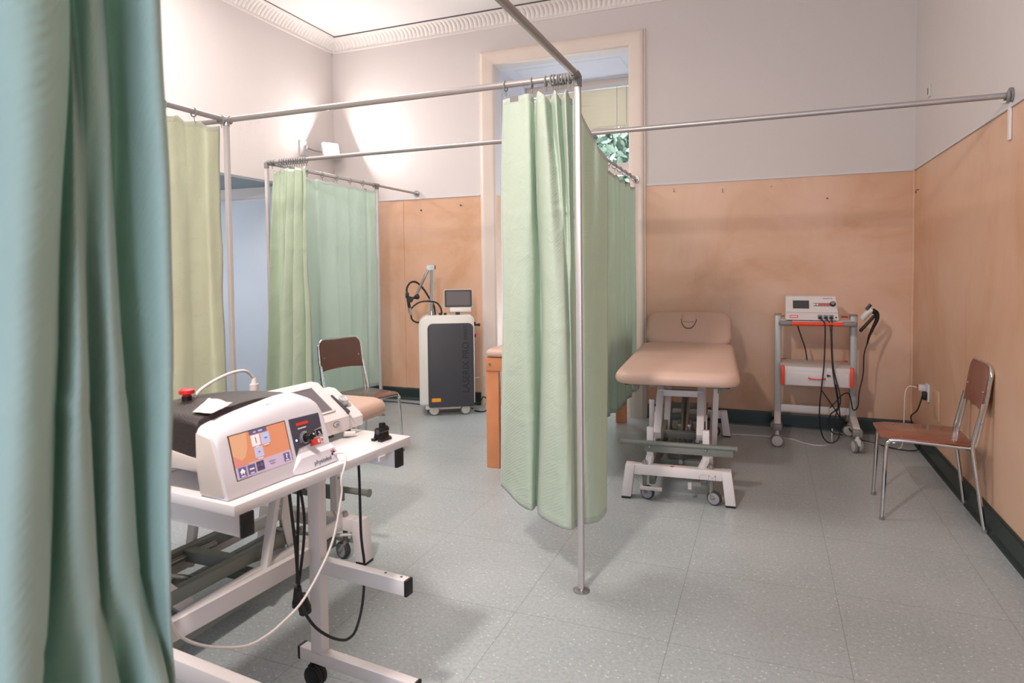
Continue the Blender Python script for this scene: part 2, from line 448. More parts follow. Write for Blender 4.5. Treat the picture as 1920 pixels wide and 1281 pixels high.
slab('wall_left', [wall_x(YF, LY0, 0, CZ, XL, sgn=-1), wall_x(LY1, D, LZ, CZ, XL, sgn=-1), wall_x(LY1, D, W, LZ, XL, sgn=-1), wall_x(LY0, LY1, LZ, CZ, XL, sgn=-1)], 'plaster', 'white left wall above the opening')
slab('wall_left_wainscot', [wall_x(LY1, D, 0, W, XL, sgn=-1)], 'bluewall')
slab('wall_front', [wall_y(XL, XR, 0, CZ, YF-.12)], 'plaster')
# side room seen through the opening: soffit, far wall
slab('wall_alcove_upper', [((XL-.12-.93, LY1+.06, (W+2.7)/2), (1.86, .12, 2.7-W))], 'plaster')
slab('wall_alcove', [((XL-.12-.93, LY1+.06, W/2), (1.86, .12, W))], 'bluewall', 'pale blue lower wall of the side room')
slab('wall_alcove_end', [((-6.3, (LY0+LY1)/2, 1.35), (.12, LY1-LY0+.3, 2.7)), ((XL-.95, LY0-.06, 1.35), (1.9, .12, 2.7))], 'bluewall')
slab('ceiling_alcove', [((XL-.12-.9, (LY0+LY1)/2, LZ+.05+.0), (1.8, LY1-LY0+.2, .1))], 'tealsoffit', 'grey teal soffit of the opening')
# trims
slab('trim_1', [(((XL+OX0-.17)/2, D-.005, W+.006), (OX0-.17-XL, .01, .014)), (((OX1+.14+XR)/2, D-.005, W+.006), (XR-OX1-.14, .01, .014))], 'trim', 'white strip over the peach paint on the back wall')
slab('trim_2', [((XR-.005, (YF+D)/2, W+.006), (.01, D-YF, .014))], 'trim', 'white strip over the peach paint on the right wall')
slab('trim_3', [((XL-1.0, LY1-.004, W+.006), (1.8, .008, .014))], 'trim')
def bbprof(name, p0, p1, nrm):
    # baseboard: profile extruded along the wall, with coved foot
    b = MB(); prof = [(0, 0), (.030, 0), (.026, .012), (.016, .03), (.014, .115), (.010, .127), (0, .129)]
    p0 = Vector(p0); p1 = Vector(p1); n = Vector(nrm)
    b.loft([[p+n*a+Vector((0, 0, z)) for a, z in prof] for p in (p0, p1)])
    return struct(b.build(name, 'baseboard', smooth=False), 'dark green almost black baseboard')
bbprof('baseboard_back', (XL, D, 0), (OX0-.19, D, 0), (0, -1, 0))
bbprof('baseboard_back', (OX1+.17, D, 0), (XR, D, 0), (0, -1, 0))
bbprof('baseboard_right', (XR, YF, 0), (XR, D, 0), (-1, 0, 0))
# painted quarter bead in the right corner and at the left bay
b = MB(); b.cyl((XR-.004, D-.004, .13), (XR-.004, D-.004, W), .012, seg=10)
struct(b.build('trim_4', 'orange'), 'peach bead in the right corner')
b = MB(); b.box((-3.60, D-.002, 1.1), (.055, .004, 2.0))
struct(b.build('trim_5', 'orange', smooth=False), 'peach painted vertical batten on the back wall')

# cornice with raised curved lobes
def cornice(name, p0, p1, nrm, pitch=.046):
    p0 = Vector(p0); p1 = Vector(p1); n = Vector(nrm); d = (p1-p0); L = d.length; d.normalize()
    nl = int(L/pitch); sub = 8; b = MB(); cols = []
    K = 10
    for i in range(nl*sub+1):
        ph = (i % sub)/sub; lob = abs(sin(pi*ph))**.6
        base = p0+d*(i/sub*pitch*L/(nl*pitch))
        sec = [base+Vector((0, 0, 0)), base+n*.016+Vector((0, 0, .0)), base+n*.02+Vector((0, 0, .018))]
        for k in range(K+1):
            a = pi/2*k/K
            env = sin(pi*k/K)**.5 if 0 < k < K else 0
            off = .018+.105*(1-cos(a)); z = .022+.088*sin(a)
            nn = Vector((0, 0, 0))+n*cos(a)*.014*lob*env - Vector((0, 0, 1))*sin(a)*.014*lob*env
            sh = d*(.012*sin(a*2))
            sec.append(base+n*off+Vector((0, 0, z))+nn+sh)
        sec.append(base+n*.14+Vector((0, 0, .125)))
        cols.append([b.bm.verts.new(p) for p in sec])
    for i in range(len(cols)-1):
        for k in range(len(cols[0])-1):
            b.bm.faces.new((cols[i][k], cols[i+1][k], cols[i+1][k+1], cols[i][k+1]))
    return struct(b.build(name, 'cornice', ang=60), 'white plaster cornice of curved lobes')
cornice('trim_6', (XL, D, 3.745), (XR, D, 3.745), (0, -1, 0))
cornice('trim_7', (XL, YF, 3.745), (XL, D, 3.745), (1, 0, 0))
slab('trim_8', [(((XL+XR)/2, D-.145, CZ-.004), (XR-XL, .008, .010)), ((XL+.143, (YF+D)/2, CZ-.003), (.004, D-YF, .008))], 'darkgrey', 'thin dark gap between cornice and ceiling')

# ------------------------------------------------------------------ window niche
wb = MB()
def casing_profile():
    return [(0, 0), (0, .035), (.012, .045), (.03, .048), (.06, .042), (.10, .034), (.125, .03), (.135, .022), (.14, 0)]
cw = .14
# vertical casings, moulded section lofted over height; miter approximated by overlap
for sx, xin in ((-1, OX0), (1, OX1)):
    secs = []
    for z in (.30, OZ+.0):
        secs.append([Vector((xin+sx*(cw-a), D-o, z)) for a, o in casing_profile()])
    secs.append([Vector((xin+sx*(cw-a), D-o, OZ+(cw-a))) for a, o in casing_profile()])
    wb.loft(secs)
secs = []
for x, sg in ((OX0, -1), (OX1, 1)):
    secs.append([Vector((x+sg*(cw-a), D-o, OZ+(cw-a))) for a, o in casing_profile()])
wb.loft(secs)
for sx, xin in ((-1, OX0), (1, OX1)):
    wb.box((xin+sx*(cw+.008), D-.012, (OZ+cw+.3)/2), (.016, .03, OZ+cw-.3+.01), bev=.004)
win = wb.build('window_1', 'casing', ang=50); struct(win, 'tall window niche with cream moulded casing')
pb = MB()
for sx, xin in ((-1, OX0), (1, OX1)):
    cxx = xin+sx*.072
    oct_ = [(-.09, .0), (-.09, -.02), (-.055, -.055), (.055, -.055), (.09, -.02), (.09, 0)]
    pb.prism(oct_, T(cxx, D, 0), .31)
o = pb.build('window_plinth', 'casing2', win, smooth=False, label='chipped cream plinths at the foot of the casing')
ND = .90  # niche depth
rb = MB()
rb.box((OX0-.03, D+ND/2+.121, OZ/2), (.06, ND, OZ)); rb.box((OX1+.03, D+ND/2+.121, OZ/2), (.06, ND, OZ))
rb.box(((OX0+OX1)/2, D+ND/2+.121, OZ+.06), (OX1-OX0+.12, ND, .12))
# moulded panels on soffit and jambs
o = rb.build('window_reveal', 'reveal', win, smooth=False)
fm = MB()
def frame_rect_soffit(x0, x1, y0, y1, z):
    for (c, d) in ((((x0+x1)/2, y0, z), (x1-x0, .012, .012)), (((x0+x1)/2, y1, z), (x1-x0, .012, .012)), ((x0, (y0+y1)/2, z), (.012, y1-y0, .012)), ((x1, (y0+y1)/2, z), (.012, y1-y0, .012))):
        fm.box(c, d)
frame_rect_soffit(OX0+.13, OX1-.13, D+.22, D+.80, OZ+.003)
for x in (OX0+.004, OX1-.004):
    for (z0, z1) in ((.35, 1.25), (1.4, 3.15)):
        for y in (D+.2, D+.78): fm.box((x, y, (z0+z1)/2), (.012, .012, z1-z0))
        for z in (z0, z1): fm.box((x, D+.49, z), (.012, .58, .012))
fm.build('panel_moulding', 'trim', win, smooth=False)
# window frame at the back of the niche: transom light above two casement leaves
YW = D+ND
sf = MB()
def fbar(x0, x1, z0, z1, t=.06, y=YW): sf.box(((x0+x1)/2, y+t/2, (z0+z1)/2), (x1-x0, t, z1-z0), bev=.006)
fbar(OX0, OX1, OZ-.10, OZ+.06); fbar(OX0, OX1, 2.36, 2.49, .07); fbar(OX0, OX1, 0, .30)
fbar(OX0+.001, OX0+.061, .002, OZ-.002, .055, YW-.005); fbar(OX1-.061, OX1-.001, .002, OZ-.002, .055, YW-.005)
fbar(-1.90, -1.80, .28, 2.38, .05, YW-.003); fbar(-1.88, -1.82, 2.47, OZ-.07, .05, YW-.003)
sf.build('window_frame', 'casing', win)
g = MB()
for (x0, x1, z0, z1) in ((OX0+.06, -1.90, .3, 2.36), (-1.80, OX1-.06, .3, 2.36), (OX0+.06, -1.88, 2.49, OZ-.1), (-1.82, OX1-.06, 2.49, OZ-.1)):
    g.box(((x0+x1)/2, YW+.03, (z0+z1)/2), (x1-x0, .004, z1-z0))
g.build('window_pane', 'glass', win, smooth=False)
# venetian blind in the transom light
bl = thing('venetian_blind', 'half lowered cream venetian blind at the top of the window', 'blind', ((OX0+OX1)/2+.04, YW-.04, 3.29))
hb = MB(); hb.box((-.03, 0, .0), (1.06, .03, .028), bev=.003); hb.build('head_rail', 'trim', bl)
sl = MB()
for i in range(22):
    sl.box((-.03, 0, -.03-i*.0185), (1.06, .024, .0012), R(radians(-55), 0, 0))
sl.build('slats', 'blind', bl, smooth=False)
hb = MB(); hb.box((-.03, 0, -.445), (1.06, .02, .018), bev=.003); hb.build('bottom_rail', 'casing', bl)
for x in (.33, .43, -.4): MB().cyl((x, -.016, -.01), (x, -.016, -.48 if x != .43 else -.40), .0018, seg=6).build('cord', 'greyplastic', bl)

# outdoor foliage behind the glass
random.seed(11)
lf = bmesh.new()
for i in range(20000):
    x = random.uniform(-4.2, -.2); z = random.uniform(.8, 4.8); y = 9.6+random.gauss(0, .4)
    if noise.noise(Vector((x*3.1, z*3.1, 3))) < -.30: continue
    s = random.uniform(.045, .09)
    m = T(x, y, z) @ Euler((random.uniform(0, 6.3), random.uniform(0, 6.3), random.uniform(0, 6.3))).to_matrix().to_4x4() @ Matrix.Scale(s, 4)
    vs = [lf.verts.new(m @ Vector(p)) for p in ((-1, 0, 0), (-.4, .45, .1), (.4, .4, .1), (1, 0, -.1), (.4, -.4, .1), (-.4, -.45, .1))]
    lf.faces.new(vs)
me = bpy.data.meshes.new('leaves'); lf.to_mesh(me); lf.free(); me.materials.append(M['leaf'])
tree = bpy.data.objects.new('leafy_tree', me); COL.objects.link(tree)
tag(tree, 'sunlit leafy tree outside behind the window glass', 'tree'); tree['kind'] = 'stuff'
tb = MB(); tb.tube([(-2.0, 9.5, -1), (-1.9, 9.4, 1.2), (-1.5, 9.3, 3.2)], .12); tb.tube([(-1.9, 9.4, 1.2), (-2.8, 9.4, 3.0)], .07)
tb.tube([(-1.8, 9.4, 1.8), (-.6, 9.3, 3.6)], .05)
tb.build('trunk', 'bark', tree)

# ------------------------------------------------------------------ curtain rails
PR = .0145
def elbow(pts, name, parent, r=.018): return MB().tube(pts, r, seg=14, sm=5).build(name, 'alu', parent)
fr = thing('curtain_rail_frame', 'front aluminium curtain rail frame on two posts, running overhead', 'curtain rail', (-.736, 2.615, 0))
def fl(x, y, z): return (x+.736, y-2.615, z)
def post(parent, p, z1, name='post'):
    b = MB(); b.box((p[0], p[1], z1/2+.004), (.026, .026, z1-.008), bev=.006, seg=2)
    return b.build(name, 'post', parent)
RZ = 2.176
b = MB()
post(fr, fl(-.736, 2.615, 0), RZ-.02); post(fr, fl(-2.64, 2.615, 0), RZ-.02)
for x in (-.736, -2.64):
    MB().lathe([(.036, 0), (.036, .005), (.02, .008), (.018, .014)], T(*fl(x, 2.615, 0))).build('base_plate', 'steel', fr)
b = MB(); b.cyl(fl(-2.64, 2.615, RZ), fl(-.76, 2.615, RZ), PR); b.build('rail', 'alu', fr)
b = MB(); b.cyl(fl(-2.64, 2.615, RZ), fl(XL, 2.615, RZ), PR); b.build('rail', 'alu', fr)
b = MB(); b.cyl(fl(-.736, 2.59, RZ), fl(-.736, YF, RZ), PR); b.build('rail', 'alu', fr)
b = MB(); b.cyl(fl(-2.64, 2.615, RZ), fl(-2.64, YF, RZ), PR); b.build('rail', 'alu', fr)
MB().tube([fl(-.80, 2.615, RZ), fl(-.745, 2.612, RZ), fl(-.736, 2.60, RZ), fl(-.736, 2.55, RZ)], .0175, seg=14).build('elbow', 'greyplastic', fr)
MB().cyl(fl(-.736, 2.615, RZ-.045), fl(-.736, 2.615, RZ), .0175).build('elbow', 'greyplastic', fr)
MB().cyl(fl(-2.67, 2.615, RZ), fl(-2.61, 2.615, RZ), .018).cyl(fl(-2.64, 2.645, RZ), fl(-2.64, 2.58, RZ), .018).cyl(fl(-2.64, 2.615, RZ-.03), fl(-2.64, 2.615, RZ), .018).build('elbow', 'alu', fr)

rr = thing('curtain_rail_frame', 'rear aluminium curtain rail frame reaching the back wall and the right wall', 'curtain rail', (-3.41, 3.747, 0))
def rl(x, y, z): return (x+3.41, y-3.747, z)
post(rr, rl(-3.41, 3.747, 0), RZ-.02); post(rr, rl(-3.41, 5.18, 0), RZ-.02)
for y in (3.747, 5.18): MB().lathe([(.036, 0), (.036, .005), (.02, .008), (.018, .014)], T(*rl(-3.41, y, 0))).build('base_plate', 'steel', rr)
MB().cyl(rl(-3.38, 3.747, RZ), rl(XR, 3.747, RZ), PR).build('rail', 'alu', rr)
MB().cyl(rl(-3.41, 3.78, RZ), rl(-3.41, 5.18, RZ), PR).build('rail', 'alu', rr)
MB().cyl(rl(-3.41, 5.18, RZ), rl(-3.41, D, RZ), .0115).build('rail', 'steel', rr)
MB().cyl(rl(-1.113, 3.747, RZ), rl(-1.113, D-.045, RZ), .0115).build('rail', 'steel', rr)
MB().tube([rl(-3.33, 3.747, RZ), rl(-3.395, 3.75, RZ), rl(-3.41, 3.765, RZ), rl(-3.41, 3.82, RZ)], .0175, seg=14).build('elbow', 'greyplastic', rr)
MB().cyl(rl(-3.41, 3.747, RZ-.04), rl(-3.41, 3.747, RZ), .0175).build('elbow', 'greyplastic', rr)
MB().cyl(rl(-3.41, 5.12, RZ), rl(-3.41, 5.20, RZ), .018).cyl(rl(-3.41, 5.18, RZ-.035), rl(-3.41, 5.18, RZ), .018).build('elbow', 'greyplastic', rr)
MB().cyl(rl(-3.41, D-.012, RZ), rl(-3.41, D, RZ), .032).cyl(rl(-3.41, D-.03, RZ), rl(-3.41, D, RZ), .018).build('wall_flange', 'steel', rr)
MB().cyl(rl(-1.113, D-.055, RZ), rl(-1.113, D-.042, RZ), .032).cyl(rl(-1.113, D-.075, RZ), rl(-1.113, D-.04, RZ), .018).build('wall_flange', 'steel', rr)
# U shaped bracket on the right wall
b = MB()
b.cyl(rl(XR-.012, 3.747, RZ), rl(XR, 3.747, RZ), .036); b.tube([rl(XR-.02, 3.747+.028*sin(a), RZ-.028*cos(a)) for a in [radians(q) for q in range(-120, 121, 20)]], .008, seg=8)
b.build('wall_flange', 'greyplastic', rr)
b = MB(); b.box(rl(XR-.006, 3.755, RZ-.115), (.010, .034, .19), bev=.002); b.box(rl(XR-.02, 3.755, RZ-.03), (.03, .034, .008), bev=.002)
b.build('wall_bracket', 'whitemetal', rr)

# ------------------------------------------------------------------ curtains
def curtain_mesh(name, levels, ztop, zbot, mat, parent, sub=6, rows=90, seed=1, wr=.004, topf=None, botf=None, crease=()):
    """levels: [(z, [(x,y)...])] from top to bottom, all with the same number of points."""
    lv = sorted(levels, key=lambda l: -l[0]); n = len(lv[0][1])
    secs = [[Vector((x, y, 0)) for x, y in l[1]] for l in lv]; zs = [l[0] for l in lv]
    dense = [catmull(s_, sub) for s_ in secs]; m = len(dense[0])
    # arc length coordinate
    al = [0]
    mid = dense[len(dense)//2]
    for i in range(1, m): al.append(al[-1]+(mid[i]-mid[i-1]).length)
    bm = bmesh.new(); uvl = bm.loops.layers.uv.new('UVMap'); grid = []
    def at(i, z):
        if z >= zs[0]: return dense[0][i]
        if z <= zs[-1]: return dense[-1][i]
        for k in range(len(zs)-1):
            if zs[k] >= z >= zs[k+1]:
                t = (zs[k]-z)/(zs[k]-zs[k+1])
                a = dense[max(k-1, 0)][i]; b_ = dense[k][i]; c = dense[k+1][i]; d = dense[min(k+2, len(zs)-1)][i]
                return .5*((2*b_)+(-a+c)*t+(2*a-5*b_+4*c-d)*t*t+(-a+3*b_-3*c+d)*t**3)
    for r in range(rows+1):
        row = []
        for i in range(m):
            u = i/(m-1)
            zt = ztop-(topf(u) if topf else 0); zb = zbot+(botf(u) if botf else 0)
            z = zt+(zb-zt)*r/rows
            p = at(i, z).copy()
            q = Vector((al[i]*5+seed*7.3, z*1.6, seed))
            dx = noise.noise(q)*wr+noise.noise(q*2.7)*wr*.5
            dy = noise.noise(q+Vector((31, 17, 5)))*wr+noise.noise(q*2.7+Vector((3, 1, 5)))*wr*.5
            for cz in crease:
                e = math.exp(-((z-cz-.006*sin(al[i]*21+cz*9))/.007)**2)*.006*(.4+.6*abs(noise.noise(Vector((al[i]*3, cz, 1)))*2))
                dy -= e; dx += e*.5
            row.append(bm.verts.new((p.x+dx, p.y+dy, z)))
        grid.append(row)
    for r in range(rows):
        for i in range(m-1):
            f = bm.faces.new((grid[r][i], grid[r+1][i], grid[r+1][i+1], grid[r][i+1])); f.smooth = True
            for lp, (a, c) in zip(f.loops, ((i, r), (i, r+1), (i+1, r+1), (i+1, r))):
                lp[uvl].uv = (al[a], 2.0*c/rows)
    me = bpy.data.meshes.new(name); bm.to_mesh(me); bm.free(); me.materials.append(M[mat])
    o = bpy.data.objects.new(name, me); COL.objects.link(o); o.parent = parent
    so = o.modifiers.new('cloth_thickness', 'SOLIDIFY'); so.thickness = .0012; so.offset = 0
    return o, grid
def hem(levels_z, pts, mat, parent, name='hem', h=.03):
    b = MB(); P = catmull([(x, y, 0) for x, y in pts], 6)
    return None

def curtain(name, label, levels, ztop, zbot, mat, rings, axis, seed=1, parent_loc=None, group=None, eyelets=True, **kw):
    x0, y0 = levels[0][1][0]
    t = thing(name, label, 'curtain', parent_loc or (x0, y0, 0), 0, group)
    L0 = t.location
    lv = [(z, [(x-L0.x, y-L0.y) for x, y in p]) for z, p in levels]
    curtain_mesh('cloth', lv, ztop, zbot, mat, t, seed=seed, **kw)
    for (x, y) in rings:
        b = MB(); cx, cy = x-L0.x, y-L0.y
        rr_ = .021
        tilt = random.uniform(-.35, .35)
        pts = []
        for k in range(16):
            a = 2*pi*k/16; u = rr_*cos(a); w = rr_*sin(a)
            if axis == 'x': pts.append((cx+u*sin(tilt)*.6, cy+u*cos(tilt), RZ-.006+w))
            else: pts.append((cx+u*cos(tilt), cy+u*sin(tilt)*.6, RZ-.006+w))
        b.tube(pts, .0036, seg=6, sm=1, closed=True)
        b.tube([(cx, cy, RZ-.026), (cx+.003, cy, RZ-.036), (cx, cy+.003, RZ-.048)], .002, seg=6, sm=2)
        b.build('curtain_ring', 'greyplastic', t)
    return t

def gen_levels(a, b, n, amps, zs, seed, flare=0, jit=.3, shift=0):
    """pleats between plan points a,b ; n = pleats ; amps/zs per level; returns 4 pts per pleat"""
    random.seed(seed)
    a = Vector((*a, 0)); b = Vector((*b, 0)); d = b-a; L = d.length; t = d/L; nn = Vector((-t.y, t.x, 0))
    ph = [random.uniform(-jit, jit) for _ in range(n*4+1)]; am = [random.uniform(1-jit*1.3, 1+jit) for _ in range(n*4+1)]
    out = []
    for z, amp in zip(zs, amps):
        pts = []
        k = (zs[0]-z)/(zs[0]-zs[-1])
        for i in range(n*4+1):
            s = (i+ph[i]*.6)/(n*4)
            s = min(max(s, 0), 1) if i in (0, n*4) else s
            off = amp*am[i]*[0, 1, 0, -1][i % 4]
            s2 = .5+(s-.5)*(1+flare*k)+shift*k
            p = a+t*(L*s2+.25*amp*[0, .5, 0, -.5][(i+1) % 4])+nn*off
            pts.append((p.x, p.y))
        out.append((z, pts))
    return out

# foreground curtain in the cool-lit green, close to the camera on the overhead rail
FG = [
 (2.15, [(-.80, .33), (-.76, .36), (-.72, .40), (-.72, .44), (-.76, .47), (-.82, .49), (-.85, .51), (-.86, .53), (-.80, .53), (-.80, .55), (-.87, .585), (-.85, .61), (-.76, .605), (-.74, .625), (-.80, .66)]),
 (1.75, [(-.84, .415), (-.76, .421), (-.72, .447), (-.73, .489), (-.77, .525), (-.84, .565), (-.85, .58), (-.86, .594), (-.80, .574), (-.81, .597), (-.88, .646), (-.86, .662), (-.77, .625), (-.76, .644), (-.84, .702)]),
 (1.3, [(-.84, .397), (-.77, .409), (-.72, .43), (-.73, .466), (-.77, .498), (-.85, .546), (-.75, .506), (-.77, .536), (-.83, .574), (-.77, .56), (-.79, .59), (-.88, .652), (-.78, .632), (-.76, .648), (-.84, .705)]),
 (1.0, [(-.84, .386), (-.77, .392), (-.72, .408), (-.73, .442), (-.78, .48), (-.9, .547), (-.78, .508), (-.77, .541), (-.85, .591), (-.78, .566), (-.79, .61), (-.88, .67), (-.79, .633), (-.76, .635), (-.84, .69)]),
 (.8, [(-.84, .378), (-.77, .38), (-.72, .396), (-.73, .42), (-.78, .456), (-.92, .535), (-.86, .537), (-.76, .526), (-.79, .582), (-.86, .626), (-.78, .609), (-.77, .634), (-.82, .669), (-.8, .669), (-.86, .709)]),
 (.25, [(-.84, .34), (-.77, .34), (-.70, .37), (-.71, .41), (-.78, .45), (-.93, .54), (-.88, .54), (-.75, .53), (-.79, .59), (-.87, .64), (-.78, .62), (-.76, .65), (-.82, .69), (-.8, .70), (-.86, .74)])]
curtain('curtain', 'cool lit green curtain bunched close up in the left foreground', FG, 2.14, .25, 'green_cool_lit',
        [(-.736, y) for y in (.34, .39, .43, .47, .50, .54, .58, .61, .65)], 'y', seed=3, parent_loc=(-.78, .5, 0), sub=8, rows=110, wr=.007, crease=(1.22, .95))

# central curtain gathered at the front post
MC = [
 (2.1, [(-1.082, 2.64), (-1.04, 2.61), (-.987, 2.6), (-.945, 2.585), (-.933, 2.64), (-.897, 2.57), (-.86, 2.56), (-.863, 2.64), (-.817, 2.57), (-.813, 2.63), (-.776, 2.57), (-.778, 2.64), (-.760, 2.64), (-.764, 2.67), (-.745, 2.72), (-.729, 2.84), (-.709, 2.86), (-.692, 2.95)]),
 (1.8, [(-1.102, 2.66), (-1.048, 2.62), (-.979, 2.59), (-.938, 2.59), (-.946, 2.66), (-.905, 2.6), (-.849, 2.56), (-.829, 2.62), (-.806, 2.6), (-.803, 2.65), (-.774, 2.6), (-.772, 2.65), (-.760, 2.64), (-.765, 2.67), (-.742, 2.71), (-.728, 2.83), (-.709, 2.87), (-.693, 2.97)]),
 (1.25, [(-1.112, 2.68), (-1.059, 2.63), (-.985, 2.59), (-.943, 2.62), (-.936, 2.7), (-.887, 2.6), (-.831, 2.56), (-.791, 2.58), (-.792, 2.63), (-.779, 2.62), (-.776, 2.64), (-.778, 2.68), (-.771, 2.69), (-.765, 2.7), (-.741, 2.7), (-.714, 2.78), (-.707, 2.87), (-.699, 2.97)]),
 (.75, [(-1.138, 2.72), (-1.077, 2.66), (-.994, 2.61), (-.952, 2.63), (-.956, 2.72), (-.905, 2.61), (-.829, 2.54), (-.781, 2.55), (-.767, 2.58), (-.764, 2.6), (-.763, 2.63), (-.77, 2.67), (-.768, 2.69), (-.764, 2.7), (-.74, 2.7), (-.712, 2.76), (-.703, 2.84), (-.699, 2.95)]),
 (.25, [(-1.181, 2.8), (-1.131, 2.76), (-1.043, 2.67), (-.971, 2.64), (-.974, 2.72), (-.935, 2.64), (-.866, 2.58), (-.794, 2.54), (-.762, 2.545), (-.759, 2.56), (-.760, 2.58), (-.764, 2.63), (-.766, 2.68), (-.761, 2.71), (-.747, 2.73), (-.716, 2.76), (-.696, 2.8), (-.693, 2.9)])]
def mc_top(u):
    if u < .76: return .035+.028*abs(sin(u/.76*pi*5))*(1 if u > .22 else .1)
    return .04+(u-.76)/.24*.23+.03*sin((u-.76)/.24*pi)
def mc_bot(u): return .05*(1-u)**2*2-.01*sin(u*9)
cc = curtain('curtain', 'pale green curtain gathered against the front post in the middle', MC, 2.155, .25, 'green',
        [(-1.059, 2.615), (-.938, 2.615), (-.875, 2.615), (-.846, 2.615), (-.834, 2.615), (-.822, 2.615), (-.81, 2.615), (-.798, 2.615), (-.787, 2.615), (-.77, 2.615)], 'x', seed=5, parent_loc=(-.9, 2.62, 0),
        sub=8, rows=110, wr=.004, topf=mc_top, botf=mc_bot, crease=(1.62, 1.12, .72))
b = MB(); b.box((-.115, -.018, 2.108), (.04, .0015, .022), R(0, 0, radians(-10))); b.build('care_label', 'greyplastic', cc)
# left curtain seen edge-on behind the device table
LC = gen_levels((-2.655, 2.58), (-2.64, 1.35), 5, [.012, .016, .022, .028], [2.13, 1.6, .9, .25], 8, flare=.01, jit=.5)
def lc_top(u): return .02*abs(sin(u*pi*9))
curtain('curtain', 'yellow green curtain hanging behind the foreground device table', LC, 2.14, .3, 'green2',
        [(-2.64, 2.58-k*.17) for k in range(8)], 'y', seed=7, parent_loc=(-2.64, 2.3, 0), wr=.012, topf=lc_top, rows=80, crease=(1.7, 1.45))
# rear left bunch on the x rail
RB = gen_levels((-3.385, 3.78), (-3.04, 3.72), 6, [.020, .040, .062, .075], [2.13, 1.6, .9, .3], 27, flare=.24, jit=.85, shift=-.07)
def rb_top(u): return .004+.018*abs(sin(u*pi*4))
curtain('curtain', 'pale green curtain bunched at the rear left corner post', RB, 2.13, .28, 'green_deep',
        [(-3.36, 3.747)]+[(-3.285+k*.021, 3.747) for k in range(12)], 'x', seed=9, parent_loc=(-3.2, 3.75, 0), wr=.008, rows=90, sub=6, topf=rb_top, crease=(1.55, 1.1))
# rear left flat curtain on the y rail
RF = gen_levels((-3.40, 3.98), (-3.41, 5.15), 6, [.005, .009, .012, .014], [2.13, 1.6, .9, .3], 33, jit=.6)
def rf_top(u): return .012*abs(sin(u*pi*7))
curtain('curtain', 'pale green curtain drawn flat in front of the laser machine, behind the left chair', RF, 2.13, .3, 'green_daylit',
        [(-3.41, 4.0+k*.19) for k in range(7)], 'y', seed=12, parent_loc=(-3.41, 4.5, 0), wr=.01, topf=rf_top, rows=80)
# rear right curtain beside the wooden table
RR_ = gen_levels((-1.113, 4.35), (-1.113, 5.80), 7, [.010, .016, .020, .022], [2.12, 1.6, .9, .25], 41, jit=.5)
def rr_top(u): return .008+.03*abs(sin(u*pi*6))
def rr_bot(u): return .0+.02*sin(u*8)
curtain('curtain', 'pale green curtain beside the window, reaching the back wall behind the right treatment table', RR_, 2.125, .25, 'green_daylit',
        [(-1.113, 4.42+k*.19) for k in range(8)], 'y', seed=14, parent_loc=(-1.113, 5.0, 0), wr=.006, topf=rr_top, botf=rr_bot, rows=80)

# ------------------------------------------------------------------ treatment tables
def wheel(parent, c, ax, r=.04, w=.028, tyre='darkgrey', hubm='wheelgrey', name='wheel'):
    a = Vector(ax).normalized(); c = Vector(c)
    rot = a.to_track_quat('Z', 'Y').to_matrix().to_4x4()
    o = MB().lathe([(r*.55, -w/2), (r*.92, -w/2), (r, -w*.3), (r, w*.3), (r*.92, w/2), (r*.55, w/2)], T(*c) @ rot).build(name, tyre, parent)
    MB().lathe([(.0, -w/2-.004), (r*.3, -w/2-.004), (r*.8, -w/2-.001), (r*.8, w/2+.001), (r*.3, w/2+.004), (.0, w/2+.004)], T(*c) @ rot).build('hub', hubm, o)
    return o
def caster(parent, x, y, ztop, r=.04, ax=(.25, 1, 0), stem=.012, fork='wheelgrey', hubm='wheelgrey'):
    t = MB()
    a = Vector(ax).normalized(); fw = Vector((a.y, -a.x, 0))
    c = Vector((x, y, r))+fw*.018
    t.cyl((x, y, r*1.9), (x, y, ztop), stem, seg=14)
    for s in (-1,):
        t.bar(Vector((x, y, r*2.0))+a*.0, c+a*.024*-s, .026, .012, .003)
        t.bar(Vector((x, y, r*2.0))+a*.0, c-a*.024*-s, .026, .012, .003)
    o = t.build('caster', fork, parent)
    wheel(o, c, a, r, .03, 'darkgrey', hubm)
    return o
def cushion(name, x, y0, y1, z1, th, r, mat, parent, inset=0):
    # padded slab: rounded plan, puffed edge profile
    w = x*2; L = y1-y0; cx = 0; cy = (y0+y1)/2
    secs = []
    for (ins, z) in ((.03, 0), (.008, .008), (0, th*.35), (.002, th*.6), (.012, th*.84), (.03, th*.96), (.06, th)):
        secs.append([Vector((px, cy+py, z1-th+z)) for px, py in rrect(w-2*ins, L-2*ins, max(r-ins*.6, .01), 7)])
    b = MB(); b.loft(secs)
    return b.build(name, mat, parent, ang=60)

